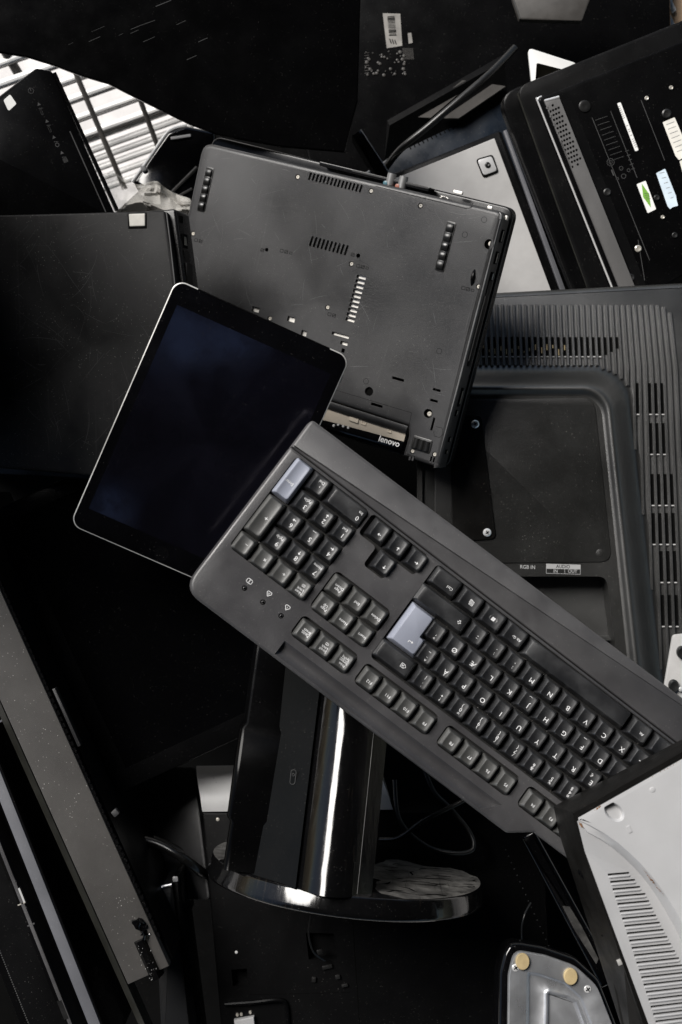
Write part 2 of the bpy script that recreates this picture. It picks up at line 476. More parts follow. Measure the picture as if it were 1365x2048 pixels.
PU, PV = 19.05, 18.57
def KX(u): return (u - 11) * PU
def KY(v): return (v - 2) * PV
DIP = .95
def key_geo(bm, w, h, base=None, top=None, ins=3.35):
    """a keycap w by h (in key units), sculpted with a dished top; returns the dish function (mm)"""
    bw, bh = w * PU - 1.2, h * PV - 1.0
    hx, hy = bw / 2 - ins, bh / 2 - (ins - .75)
    cyo = .2
    base = base or subdiv(rrect(0, 0, bw, bh, 1.2, 3), 7)
    top = top or subdiv(rrect(0, cyo, 2 * hx, 2 * hy, 1.5, 3), 7)
    dish = lambda x, y: -DIP * max(0., 1 - (x / hx) ** 2) if w < 1.4 or h > 1.5 else -DIP * .55 * max(0., 1 - ((y - cyo) / hy) ** 2)
    mid = [((a[0] * .30 + b[0] * .70), (a[1] * .30 + b[1] * .70)) for a, b in zip(base, top)]
    loops = [[(x * mm, y * mm, -.0088) for x, y in base], [(x * mm, y * mm, -.0075) for x, y in base],
             [(x * mm, y * mm, (dish(x, y) - 1.9) * mm) for x, y in mid]]
    big = [(x * 1.0 + (0), y) for x, y in top]
    out = offset(top, -.40)
    loops.append([(x * mm, y * mm, (dish(x, y) - .52) * mm) for x, y in out])
    loops.append([(x * mm, y * mm, (dish(*offset_pt) - .14) * mm) for (x, y), offset_pt in zip(offset(top, -.13), top)])
    loops.append([(x * mm, y * mm, dish(x, y) * mm) for x, y in offset(top, .26)])
    rs = [ring(bm, l) for l in loops]
    for a, b in zip(rs, rs[1:]): bridge(bm, a, b)
    return rs[-1], dish, hx, hy, cyo

def cap_top(bm, last, dish, hx, hy, cyo):
    """close the keycap with a grid that follows the dish"""
    c = Vector((0, 0, 0))
    for v in last: c += v.co
    c /= len(last); prev = last
    for s in (.86, .70, .52, .34, .16):
        cur = []
        for v in last:
            x, y = c.x + (v.co.x - c.x) * s, c.y + (v.co.y - c.y) * s
            cur.append(bm.verts.new((x, y, dish(x / mm, y / mm) * mm)))
        bridge(bm, prev, cur); prev = cur
    fill(bm, [prev])

def arrow(bm, x, y, z, ang, L=3.0, w=.5, hw=1.3):
    p = [(-L / 2, -w / 2), (L / 2 - 1.3, -w / 2), (L / 2 - 1.3, -hw), (L / 2, 0), (L / 2 - 1.3, hw), (L / 2 - 1.3, w / 2), (-L / 2, w / 2)]
    c, s = math.cos(ang), math.sin(ang)
    flat(bm, [(x + a * c - b * s, y + a * s + b * c) for a, b in p], z)

def stroke(bm, pts, w, z, close=False):
    pts = [Vector(p) for p in pts]
    n = len(pts)
    for i in range(n if close else n - 1):
        a, b = pts[i], pts[(i + 1) % n]; d = (b - a)
        if d.length < 1e-9: continue
        d.normalize(); q = Vector((-d.y, d.x)) * w / 2; e = d * w * .4
        bm.faces.new([bm.verts.new((v.x, v.y, z)) for v in (a - e - q, b + e - q, b + e + q, a - e + q)])

def legend(kind, items, dish):
    """printed characters of one key, following the dish of its top"""
    bm = B()
    for it in items:
        s, x, y, sz = it[:4]
        if s == '<ar>': arrow(bm, x, y, 0, it[4], sz)
        elif s == '<shift>':
            stroke(bm, [(x - 1.5, y), (x, y + 1.7), (x + 1.5, y), (x + .6, y), (x + .6, y - 1.5), (x - .6, y - 1.5), (x - .6, y)], .34, 0, True)
        elif s == '<ret>':
            stroke(bm, [(x + 1.8, y + 1.6), (x + 1.8, y), (x - 1.0, y)], .5, 0); flat(bm, [(x - 2.4, y), (x - .8, y + 1), (x - .8, y - 1)], 0)
        elif s == '<bs>':
            stroke(bm, [(x - 2.6, y), (x - 1, y + 1.6), (x + 2, y + 1.6), (x + 2, y - 1.6), (x - 1, y - 1.6)], .35, 0, True)
            stroke(bm, [(x - .7, y + .9), (x + 1.3, y - .9)], .35, 0); stroke(bm, [(x - .7, y - .9), (x + 1.3, y + .9)], .35, 0)
        elif s == '<menu>':
            stroke(bm, [(x - 1.5, y - 1.8), (x - 1.5, y + 1.8), (x + 1.5, y + 1.8), (x + 1.5, y - 1.8)], .34, 0, True)
            for k in (-.9, 0, .9): stroke(bm, [(x - .9, y + k), (x + .9, y + k)], .36, 0)
            stroke(bm, [(x + .2, y - 2.4), (x + 2.2, y - 2.4), (x + 2.2, y + .4)], .34, 0)
        elif s == '<flag>':
            for i in (0, 1):
                for j in (0, 1):
                    q = []
                    for (a, b) in ((0, 0), (1, 0), (1, 1), (0, 1)):
                        u, v = -1.55 + i * 1.62 + a * 1.45, -1.5 + j * 1.58 + b * 1.42
                        q.append((x + u + v * .16, y + v + .28 * math.sin(u * 2.0)))
                    flat(bm, q, 0)
        elif s == '<lock>':
            stroke(bm, fillet([(x - 1.2, y - .9), (x + 1.2, y - .9), (x + 1.2, y + .9), (x - 1.2, y + .9)], .5, 3), .3, 0, True)
            stroke(bm, [(x, y - .5), (x, y + .5)], .3, 0)
        elif s == '<bar>': stroke(bm, [(x - sz / 2, y), (x + sz / 2, y)], .28, 0)
        else: text(bm, s, sz * 1.22, x, y, 0, 0, it[4] if len(it) > 4 else 'CENTER', bold=0.)
    for v in bm.verts:
        v.co = Vector((v.co.x * mm, v.co.y * mm, (dish(v.co.x, v.co.y) + .07) * mm))
    return bm

def key(u, v, w=1, h=1, kind='black', items=(), sub=None):
    bm = B(); last, dish, hx, hy, cyo = key_geo(bm, w, h)
    cap_top(bm, last, dish, hx, hy, cyo)
    # each cap sits a hair differently
    jz, jr = random.uniform(-.12, .12) * mm, random.uniform(-.008, .008)
    jt = Matrix.Rotation(random.uniform(-.010, .010), 4, 'X') @ Matrix.Rotation(random.uniform(-.010, .010), 4, 'Y')
    mtx = Matrix.Translation((KX(u) * mm, KY(v) * mm, jz)) @ Matrix.Rotation(jr, 4, 'Z') @ jt
    o = kb.part('key', bm, M['key_' + kind], smooth=30)
    o.matrix_local = mtx
    if items:
        g = mesh_obj('legend', legend(kind, items, dish), M['white_print'], o, smooth=0, weld=False, fixn=False)
    if sub: sub(o, dish)
    return o

def L1(c): return [(c, -1.9, 2.4, 4.6)]
def L2(top, bot, third=None):
    r = [(top, -1.4, 4.0, 3.3), (bot, -1.4, .8, 3.6)]
    if third: r.append((third, -.9, -2.6, 3.2))
    return r
nav = lambda a, b=None: [(a, -.6, 2.6 if b else 1.4, 2.7)] + ([(b, -.6, -.2, 2.7)] if b else [])
# numeric pad
key(22, .5, 1, 2, 'blue', [('Enter', 1.0, 3.5, 2.8)])
key(21, 0, items=[(',', -1.5, 2.4, 4.2), ('Del', -.8, -3.2, 2.9)])
key(19.5, 0, 2, 1, 'black', [('0', -12.2, 2.6, 4.4), ('Ins', -12, -2.6, 2.8)])
AL, AR, AU, AD = math.pi, 0, math.pi / 2, -math.pi / 2
for n, u, v, w2 in (('1', 19, 1, 'End'), ('3', 21, 1, 'PgDn'), ('7', 19, 3, 'Home'), ('9', 21, 3, 'PgUp')):
    key(u, v, items=[(n, -1.6, 2.4, 4.4), (w2, -.4, -3.0, 2.6)])
for n, u, v, a in (('2', 20, 1, AD), ('4', 19, 2, AL), ('6', 21, 2, AR), ('8', 20, 3, AU)):
    key(u, v, items=[(n, -1.6, 2.4, 4.4), ('<ar>', -1.4, -2.6, 3.0, a)])
key(20, 2, items=[('5', -1.4, 2.2, 4.4), ('<bar>', -1.0, -5.0, 3.2)])
key(22, 2.5, 1, 2, 'grey', [('+', -1.6, .5, 4.6)])
key(22, 4, kind='grey', items=[('<bar>', -1.8, -1.0, 2.0)])
key(21, 4, kind='grey', items=[('\u00d7', -1.6, -.4, 4.0)])
key(20, 4, kind='grey', items=[('\u00f7', -1.6, -.4, 4.0)])
key(19, 4, kind='grey', items=[('Num', -.2, 4.0, 2.7), ('Lock', -.2, 1.4, 2.7), ('<lock>', -.6, -2.4, 2)])
# arrows
for u, v, a in ((15.75, 0, AL), (16.75, 0, AD), (17.75, 0, AR), (16.75, 1, AU)):
    key(u, v, items=[('<ar>', -1.2, 2.2, 3.0, a)])
# six navigation keys and the three above them
for u, v, a, b in ((15.75, 3, 'Delete', None), (16.75, 3, 'End', None), (17.75, 3, 'Page', 'Down'), (15.75, 4, 'Insert', None), (16.75, 4, 'Home', None), (17.75, 4, 'Page', 'Up')):
    key(u, v, kind='grey', items=nav(a, b))
FV = 5.39
key(15.72, FV, kind='grey', items=[('Print', -.6, 3.6, 2.4), ('Screen', -.3, .9, 2.4), ('<bar>', -.3, -.6, 8), ('SysRq', -.3, -2.2, 2.4)])
key(16.72, FV, kind='grey', items=[('Scroll', -.4, 3.4, 2.5), ('Lock', -.4, .9, 2.5), ('<lock>', -.4, -2.4, 2)])
key(17.72, FV, kind='grey', items=[('Pause', -.4, 2.0, 2.5), ('<bar>', -.4, .6, 8), ('Break', -.4, -1.0, 2.5)])
for i, u in enumerate((14.36, 13.37, 12.38, 11.39, 9.95, 8.96, 7.97, 6.98, 5.49, 4.50, 3.51)):
    key(u, FV, kind='grey', items=[('F%d' % (12 - i), -1.0, 1.4, 2.9)])
# letter block
for i, a in enumerate(('+', '0', '9', '8', '7', '6', '5', '4')):
    t = {'+': ('?', '+', None), '0': ('=', '0', '}'), '9': (')', '9', ']'), '8': ('(', '8', '['), '7': ('/', '7', '{'), '6': ('&', '6', None), '5': ('%', '5', None), '4': ('\u00a4', '4', '$')}[a]
    key(11.5 - i, 4, items=L2(*t))
key(12.5, 4, items=L2('`', '\u00b4', '|'))
key(14, 4, 2, 1, 'black', [('<bs>', -8.6, .6, 3)])
for i, a in enumerate('\u00c5POIUYTR'): key(12 - i, 3, items=L1(a))
key(13, 3, items=L2('^', '\u00a8', '~'))
key(4, 3, items=[('E', -1.5, 2.6, 4.6), ('\u20ac', 1.6, -3.0, 3.2)])
for i, a in enumerate('\u00d8\u00c6LKJHGFDS'):
    key(12.25 - i, 2, items=L1(a) + ([('<bar>', 0, -5.0, 3)] if a in 'JF' else []))
key(13.25, 2, items=L2('*', "'"))
for i, a in enumerate('MNBVCXZ'): pass
for i, (a, it) in enumerate((('-', L2('_', '-')), ('.', L2(':', '.')), (',', L2(';', ',')), ('M', L1('M')), ('N', L1('N')), ('B', L1('B')), ('V', L1('V')), ('C', L1('C')), ('X', L1('X')), ('Z', L1('Z')))):
    key(11.75 - i, 1, items=it)
key(13.62, 1, 2.75, 1, 'black', [('<shift>', -17.5, .8, 3)])
key(14.17, 0, 1.5, 1, 'black', [('Ctrl', -5.2, 1.8, 2.8)])
key(12.83, 0, 1.25, 1, 'black', [('<menu>', -1.6, .8, 3)])
def flag_key(o, dish):
    bm = B()
    for r0, r1, z0, z1 in ((3.7, 3.4, -.15, .12), (3.4, 3.0, .12, -.1)):
        a = ring(bm, [(x * mm, (y + .3) * mm, (dish(x, y) + z0) * mm) for x, y in circ(-.4, 0, r0, 24)])
        b = ring(bm, [(x * mm, (y + .3) * mm, (dish(x, y) + z1) * mm) for x, y in circ(-.4, 0, r1, 24)])
        bridge(bm, a, b)
    mesh_obj('emblem_ring', bm, M['key_black'], o, smooth=60)
key(11.6, 0, 1.25, 1, 'black', [('<flag>', -.4, .3, 3)], flag_key)
key(10.39, 0, 1.25, 1, 'black', [('Alt Gr', -2.4, 1.2, 2.6)])
key(6.92, 0, 5.72, 1, 'black')
key(3.44, 0, 1.2, 1, 'black', [('Alt', -2.2, 1.2, 2.6)])
key(2.2, 0, 1.2, 1, 'black')
# the two-row enter key: an upside down L
def iso_enter():
    bm = B()
    bx = [(43.2, 9.6), (48.2, 9.6), (48.2, -9.3), (72.6, -9.3), (72.6, 27.6), (43.2, 27.6)]
    tp = [(47.5, 11.9), (51.9, 11.9), (51.9, -6.6), (68.9, -6.6), (68.9, 25.2), (47.5, 25.2)]
    c = (59., 9.)
    base = fillet([(x - c[0], y - c[1]) for x, y in bx], 1.2, 3); top = fillet([(x - c[0], y - c[1]) for x, y in tp], 1.5, 3)
    last, dish, hx, hy, cyo = key_geo(bm, 1, 1, base, top)
    d0 = lambda x, y: 0.
    for v in bm.verts:
        v.co.z += (d0(v.co.x / mm, v.co.y / mm) - dish(v.co.x / mm, v.co.y / mm)) * mm * (1 if v.co.z > -.004 else 0)
    fill(bm, [last])
    o = kb.part('key', bm, M['key_blue'], label='pale blue L-shaped enter key')
    o.matrix_local = Matrix.Translation((c[0] * mm, c[1] * mm, 0))
    mesh_obj('legend', legend('blue', [('<ret>', -3.8, 9.5, 4)], lambda x, y: d0(x, y) + .08), M['white_print'], o, smooth=0, weld=False, fixn=False)
iso_enter()
# lock lamps and their printed marks
for x, y in ((188.2, 64.4), (169.8, 64.5), (151.5, 64.5)):
    bm = B(); turned(bm, (x * mm, y * mm), [(.0022, ZT - .0002), (.0022, ZT + .0001), (.0015, ZT + .00012), (.0014, ZT - .0001)], 14)
    o = kb.part('lock_lamp', bm, M['cavity'])
    bm = B(); turned(bm, (x * mm, y * mm), [(.0011, ZT), (.0009, ZT + .0005), (.0003, ZT + .0008)], 10)
    mesh_obj('lens', bm, M['gloss'], o)
bm = B()
zz = ZT + .00006
def sc(pts): return [(x * mm, y * mm) for x, y in pts]
x, y = 188.3, 57.6
stroke(bm, sc(fillet([(x - 2.4, y - 1.7), (x + 2.4, y - 1.7), (x + 2.4, y + 1.7), (x - 2.4, y + 1.7)], 1.2, 3)), .0005, zz, True); stroke(bm, sc([(x, y - 1), (x, y + 1)]), .0005, zz)
for x, y, ch in ((169.8, 56.7, 'A'), (151.4, 56.7, '1')):
    stroke(bm, sc([(x - 2.2, y - 1), (x, y + 1.9), (x + 2.2, y - 1), (x + 1.6, y - 2.2), (x - 1.6, y - 2.2)]), .00045, zz, True)
    text(bm, ch, .0026, x * mm, (y - .5) * mm, zz)
kb.part('printed_marks', bm, M['white_print'], smooth=0, weld=False)
# dust and fluff caught between the keys
bm = B()
for k in range(420):
    u, v = random.uniform(3, 22.4), random.choice((-.5, .5, 1.5, 2.5, 3.5, 4.5)) + random.gauss(0, .06)
    if 14.9 < u < 18.4 and v > -.2: continue
    if random.random() < .35: v = random.uniform(-.4, 4.4); u = round(u) + .5 + random.gauss(0, .05) - .25 * int(v)
    x, y, z = KX(u) * mm, KY(v) * mm, random.uniform(-.0088, -.0062); r = random.choice((.00008, .00012, .00016, .00024))
    a = random.uniform(0, 6.3); L = r * random.choice((1, 1, 2, 9))
    bm.faces.new([bm.verts.new((x + math.cos(a) * p - math.sin(a) * q, y + math.sin(a) * p + math.cos(a) * q, z + w)) for p, q, w in ((-L, -r, 0), (L, -r, r), (L, r, r), (-L, r, 0))])
d = kb.part('dust', bm, M['pad'], smooth=0, weld=False); d['kind'] = 'stuff'; d.data.materials[0] = M['label_dark']

# ================================================================== TABLET
def fit_frame(nx, ny, rz):
    """rotation whose plane normal has x, y parts nx, ny and whose local y axis points rz degrees from up"""
    n = Vector((nx, ny, math.sqrt(1 - nx * nx - ny * ny)))
    y = Vector((-math.sin(math.radians(rz)), math.cos(math.radians(rz)), 0)); y = (y - n * y.dot(n)).normalized()
    x = y.cross(n)
    return Matrix((x, y, n)).transposed()
tab = Thing('tablet', 'black glass tablet with a thin silver rim, lying face up half under the keyboard', 'tablet', (-0.11772, 0.06338, -0.07364),
            [[0.91156, 0.40913, 0.04082], [-0.40315, 0.90889, -0.10674], [-0.08077, 0.08084, 0.99345]])
tw, th = .1695, .2400
bm = B(); solid(bm, rrect(0, 0, tw, th, .0105, 10), -.0075, -.0001, .0008, steps=3)
tab.part('metal_case', bm, M['alu'])
bm = B(); solid(bm, rrect(0, 0, tw - .0022, th - .0022, .0095, 10), -.0006, .0004, .0004)
glass = tab.part('glass', bm, M['glass'])
bm = B(); flat(bm, rrect(0, .0, .1495, .1985, .0002, 1), .00043)
tab.part('display', bm, M['display'], smooth=0)
bm = B(); turned(bm, (.0012, -.1105), [(.0066, .00042), (.0066, .00052), (.0058, .00052), (.0056, .0002)], 28)
hb = tab.part('home_button', bm, M['gloss'])
bm = B()                                          # black plastic window along the upper edge
solid(bm, rrect(.0005, th / 2 - .00055, .128, .0012, .0004, 2), -.0070, .0003, .0002)
tab.part('aerial_cover', bm, M['black'])
bm = B(); solid(bm, rrect(tw / 2 + .0001, .098, .0016, .0075, .0006, 3), -.0052, -.0022, .0003)
tab.part('side_button', bm, M['alu'])

# ================================================================== MAIN LAPTOP (bottom up)
LR = [[0.8823, 0.2333, -0.4088], [-0.2923, 0.9523, -0.0875], [0.3689, 0.1967, 0.9084]]
lap = Thing('laptop', 'black laptop lying bottom up with vents, ribbed rubber feet and an empty battery bay', 'laptop', (-0.0234, 0.2048, -0.18), LR)
W2, H2 = .1624, .1224
def la(x, y, h=0.): return lap.at(x, y, h)
def lrect(px, py, w, h, r=.0004, h0=0., ang=0): # a rectangle aligned with the laptop, centred on a photo pixel, sizes in m
    c = la(px, py, h0); return rrect(c[0], c[1], w, h, r, 2, ang)
holes = []
def row(p0, p1, n, w, h, skew=-.10):
    out = []
    for k in range(n):
        t = k / (n - 1); out.append(lrect(p0[0] + (p1[0] - p0[0]) * t, p0[1] + (p1[1] - p0[1]) * t, w, h, .0006, ang=skew))
    return out
vent1 = row((620.5, 352), (722, 377), 15, .0022, .0072)
vent2 = row((623, 482), (693, 500), 10, .0023, .0098)
slots = row((723.2, 554), (700.7, 639.3), 10, .0096, .0031, .0)
whites = [lrect(681.3, 670, .0185, .0030), lrect(688.4, 686.3, .0078, .0034), lrect(511.4, 618.6, .0082, .0048), lrect(582.6, 638.2, .0084, .0050), lrect(608, 666, .006, .005)]
darks = [lrect(686.6, 701, .0034, .0040), lrect(796.6, 758, .0125, .0026), lrect(874, 779.8, .0078, .0024), lrect(868.5, 801.4, .0078, .0024),
         lrect(754, 810.3, .0122, .0026), lrect(866.2, 847.8, .0022, .0125)]
def lc(px, py, r, n=18): c = la(px, py); return circ(c[0], c[1], r, n)
rounds = [lc(738.5, 782.7, .0044), lc(856.8, 826.7, .0044), lc(978.7, 488, .0047), lc(717, 511, .0021), lc(533.6, 499, .0019)]
scr = [(595.6, 353.4), (742.5, 381.5), (841.5, 411), (703.2, 527.6), (655.5, 614.7), (957.7, 573), (825.5, 902.4), (869.7, 909), (540, 637), (386, 467)]
rounds += [lc(x, y, .0026, 14) for x, y in scr]
darks += [lrect(820, 916.5, .0018, .0036), lrect(826, 917.5, .0018, .0036), lrect(862.5, 919, .0018, .0062), lrect(868, 921, .0018, .0062)]
# outline of the bottom plate: the lower edge is cut away for the battery bay
cut_l, cut_a, cut_b = la(640, 796), la(815.5, 852), la(806, 905)
outl = [(-W2, H2), (W2, H2), (W2, -H2 + .002), la(877, 937), la(805, 912), (la(806, 905)[0] + .001, la(812, 872)[1]), cut_a, cut_l, (-W2, cut_l[1])]
outl = fillet(outl, [.012, .0075, .003, .002, .002, .0006, .0006, 0, .012], 6)
bm = B()
solid(bm, outl, -.022, 0, .0042, vent1 + vent2 + slots + whites + darks + rounds, .0022, cap0=False, steps=4)
lap.part('bottom_cover', bm, M['lap'], smooth=38)
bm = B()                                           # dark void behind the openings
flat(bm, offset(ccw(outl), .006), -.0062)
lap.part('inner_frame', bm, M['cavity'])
bm = B()                                           # bare metal seen through the pale openings
for h in slots + whites: flat(bm, offset(ccw(h), -.0012), -.0030)
clusters('shield_plate', bm, M['sheet'], lap.root, .003, smooth=0)
bm = B()
for h in vent1 + vent2:                            # woven mesh behind the vents
    c = Vector((sum(p[0] for p in h) / len(h), sum(p[1] for p in h) / len(h)))
    for k in range(4):
        turned(bm, (c.x + .00025 - k * .00018 * (1), c.y - .0032 + k * .0021), [(.0005, -.003), (.00045, -.0016), (.0002, -.0014)], 6)
clusters('vent_mesh', bm, M['rubber'], lap.root, .006)
for i, (x, y) in enumerate(scr):
    c = la(x, y); bm = B(); z = -.0009
    turned(bm, c, [(.0019, z - .0015), (.0019, z), (.0016, z + .0004), (.0007, z + .0004), (.0005, z - .0003)], 14)
    o = lap.part('screw', bm, M['steel'])
for (x, y) in ((981, 487), (858.5, 828)):
    c = la(x, y); bm = B()
    turned(bm, c, [(.0024, -.0021), (.0024, -.0016), (.0018, -.0010), (.0007, -.0010), (.0005, -.0018)], 14)
    lap.part('screw', bm, M['steel'])
bm = B(); turned(bm, la(738.5, 782.7), [(.0042, -.0022), (.003, -.0040), (.001, -.0045)], 14); lap.part('screw_well', bm, M['cavity'])
# ribbed rubber feet
def ribbed(p0, p1, w, n):
    a, b = Vector(la(*p0)), Vector(la(*p1)); L = (b - a).length; d = (b - a) / L; q = Vector((-d.y, d.x))
    c = (a + b) / 2; ang = math.atan2(d.y, d.x)
    bm = B(); solid(bm, rrect(c.x, c.y, L + .003, w + .003, .0016, 3, ang), -.001, .0006, .0005)
    o = lap.part('rubber_foot', bm, M['rubber'])
    bm = B(); N = 72; prev = None
    for k in range(N + 1):
        t = k / N; s = a + d * (L * t)
        hgt = .0010 + .0022 * abs(math.sin(math.pi * n * t)) ** .6
        loop = [bm.verts.new((s.x + q.x * o_, s.y + q.y * o_, z)) for o_, z in ((-w / 2, .0004), (-w / 2, hgt - .0003), (-w / 2 + .0005, hgt), (w / 2 - .0005, hgt), (w / 2, hgt - .0003), (w / 2, .0004))]
        if prev:
            for i in range(5): bm.faces.new((prev[i], loop[i], loop[i + 1], prev[i + 1]))
        else: bm.faces.new(loop)
        prev = loop
    bm.faces.new(prev[::-1])
    mesh_obj('ribs', bm, M['rubber'], o, smooth=50)
ribbed((421, 337), (402.5, 420), .0062, 5)
ribbed((904, 446), (879.5, 539), .0066, 5)
c = la(844, 889); ax = math.atan2(-.02, 1)
bm = B(); solid(bm, rrect(c[0], c[1], .0205, .0135, .0022, 4), -.001, .0007, .0006); o = lap.part('rubber_foot', bm, M['rubber'])
bm = B(); prev = None
for k in range(41):
    t = k / 40; x = c[0] - .0086 + .0172 * t; hgt = .0008 + .0018 * abs(math.sin(math.pi * 3 * t)) ** .7
    loop = [bm.verts.new((x, c[1] + s * .0048, z)) for s, z in ((-1, .0005), (-1, hgt), (1, hgt), (1, .0005))]
    if prev:
        for i in range(3): bm.faces.new((prev[i], loop[i], loop[i + 1], prev[i + 1]))
    prev = loop
mesh_obj('ribs', bm, M['rubber'], o, smooth=50)
# moulded pictograms, dimples, cover seams, strap loop
bm = B()
for x, y, n in ((936.5, 578, 3), (726, 533.5, 3), (573, 503.5, 3), (664, 629.5, 2), (525, 500, 1), (706, 509, 1), (397, 481, 2)):
    for k in range(n):
        q = la(x + (k - (n - 1) / 2) * 9.2, y + (k - (n - 1) / 2) * 2.3)
        stroke(bm, rrect(q[0], q[1], .0034 - .0006 * (k == 2), .0028 - .0008 * (k == 2), .0003, 1), .0005, .00007, True)
        if k == 1 or n == 1: stroke(bm, [(q[0] - .0012, q[1] - .0006), (q[0] + .0012, q[1] + .0006)], .0006, .00008)
for x, y in ((732.6, 762.3), (930.5, 469), (879, 702), (969, 439)):
    q = la(x, y); stroke(bm, circ(q[0], q[1], .0026, 18), .0004, .00007, True)
def seam(pts, w=.00035, z=.00006): stroke(bm, [la(*p) for p in pts], w, z)
seam([(640, 770), (682, 783), (824, 825.6), (812, 880)]); seam([(752, 372), (800, 384), (860, 398.5), (930, 416), (942, 415), (947, 405)], .0006)
seam([(872, 853), (885, 856), (887, 868), (880, 875), (869, 872), (868, 862)]); seam([(705, 543), (722, 534)], .0002); seam([(719, 520), (735, 528), (748, 540)], .0002)
clusters('moulded_mark', bm, M['dark_print'], lap.root, .0025, smooth=0, weld=False)
bm = scuffs(B(), 70, (-W2 + .01, W2 - .01), (-H2 + .05, H2 - .008), .00005, (.00005, .00013), (.005, .035), 9); o = lap.part('hairline_scratches', bm, M['worn'], smooth=0, weld=False); o['kind'] = 'stuff'
bm = B(); q = Vector(la(947, 555)); d = (Vector(la(945.5, 563)) - q).normalized(); 
tube(bm, [(q.x + d.x * t * .0075, q.y + d.y * t * .0075, -.001 + .0030 * math.cos(t * 1.5)) for t in (-1, -.7, -.3, 0, .3, .7, 1)], [.0008, .0014, .0017, .0018, .0017, .0014, .0008], 10)
lap.part('strap_loop', bm, M['black'])
# battery bay: sloping ridge, beige plate, bezel strip of the lid
def bay(pts_top, pts_bot, z0, z1, m, name, n=6, bulge=0.):
    bm = B(); prev = None
    for k in range(n + 1):
        t = k / n; rowv = []
        for a, b in zip(pts_top, pts_bot):
            z = z0 + (z1 - z0) * t + bulge * math.sin(math.pi * t)
            q = la(a[0] + (b[0] - a[0]) * t, a[1] + (b[1] - a[1]) * t, z); rowv.append(bm.verts.new((q[0], q[1], z)))
        if prev:
            for i in range(len(rowv) - 1): bm.faces.new((prev[i], rowv[i], rowv[i + 1], prev[i + 1]))
        prev = rowv
    return lap.part(name, bm, m, smooth=60)
bay([(600, 783), (690, 812), (816, 852)], [(600, 798), (690, 828), (812, 867)], -.0005, -.004, M['lap'], 'bay_ridge', 6, .0016)
bay([(590, 793), (685, 824), (813, 864)], [(590, 826), (680, 848), (808, 883)], -.0055, -.0075, M['beige'], 'battery_contacts', 3)
bm = B()
for x, y, w, h in ((681, 819, .0045, .004), (728, 845, .0055, .0045), (780, 860, .0045, .005), (709, 837, .0100, .0062)):
    q = la(x, y, -.006); solid(bm, rrect(q[0], q[1], w, h, .0003, 1, -.05), -.0075, -.0058 if w < .008 else -.0052, 0, [rrect(q[0], q[1], w * .6, h * .6, .0002, 1, -.05)] if w < .008 else (), .002, floor=True)
lap.part('bay_clips', bm, M['beige'])
bay([(590, 822), (670, 841), (808, 876)], [(590, 828), (668, 846), (806, 881)], -.0074, -.0084, M['sheet'], 'bay_lip', 2)
bay([(588, 830), (668, 847), (808, 882)], [(586, 842), (664, 860), (803, 898)], -.0086, -.0098, M['gloss'], 'lid_bezel', 3, .0006)
bm = B()
a, b = Vector(la(758, 876.5, -.0078)), Vector(la(799.5, 889.0, -.0078)); cc = (a + b) / 2; ang = math.atan2((b - a).y, (b - a).x)
text(bm, 'lenovo', .0082, cc.x, cc.y, -.0076, ang, bold=.02, shear=.12)
xs = [v.co.x for v in bm.verts]; k = (b - a).length / (max(xs) - min(xs))
for v in bm.verts: v.co.x = cc.x + (v.co.x - cc.x) * k; v.co.y = cc.y + (v.co.y - cc.y) * k
lap.part('lettering', bm, M['white_print'], smooth=0, weld=False)
bm = B()
for x, y in ((668, 851), (677, 849), (687, 852), (697, 855)): turned(bm, la(x, y, -.0082), [(.0015, -.0095), (.0013, -.0077), (.0006, -.0076)], 10)
lap.part('status_lamps', bm, M['chrome'])
# upper edge: port shelf with connector screws and grille bar
def tp(x, y, z): q = la(x, y, z); return (q[0], q[1], z)
lid_o = [(-W2 - .0045, H2 + .0090), (W2 + .0015, H2 + .0060), (W2 + .0015, -H2 - .002), (-W2 - .0045, -H2 - .002)]
bm = B(); solid(bm, fillet(lid_o, .011, 7), -.0355, -.0245, .0022, steps=3); lap.part('screen_lid', bm, M['lap_edge'])
bm = B(); solid(bm, fillet([(-W2 + .001, H2), (W2 - .001, H2), (W2 - .001, -H2 + .003), (-W2 + .001, -H2 + .003)], .008, 5), -.024, -.0195, .001); lap.part('chassis', bm, M['lap_edge'])
bm = B()
solid(bm, fillet([tp(640, 322, -.010)[:2], tp(862, 375, -.010)[:2], tp(858, 383, -.010)[:2], tp(640, 331, -.010)[:2]], .001), -.022, -.0085, .0008)
gb = lap.part('grille_bar', bm, M['lap_edge'])
bm = B()
for k in range(78):
    x, y = 706 + k * 1.95, 340.5 + k * .455
    q = la(x, y, -.0084); box(bm, (q[0], q[1], -.0084), (.0005, .0016, .0006))
mesh_obj('grille', bm, M['dim_print'], gb, smooth=0)
for x, y, mm_ in ((779, 366, 'blue_plug'), (803, 372, 'red_plug')):
    q = tp(x, y - 1, -.008); bm = B()
    loft(bm, [[(q[0] + sx * .0055 + .0048 * math.cos(t) * .9, q[1] + .003 + sy, -.0105 + .0048 * math.sin(t)) for t in [math.pi * k / 10 for k in range(11)]] for sx, sy in ((0, -.005), (0, .006))])
    o = lap.part('connector_screw', bm, M['dull_metal'])
    bm = B(); turned(bm, (q[0] - .003, q[1] - .0012), [(.0016, -.012), (.0022, -.0055), (.001, -.0052)], 10); mesh_obj('plug_tip', bm, M[mm_], o)
bm = B()
for x, y, w, h, z in ((917, 384.5, .009, .0030, -.011), (981, 415, .0045, .0025, -.006)): q = tp(x, y, z); box(bm, (q[0], q[1], z), (w, h, .003), 0, .0006)
lap.part('port_shell', bm, M['sheet'])
bm = B()
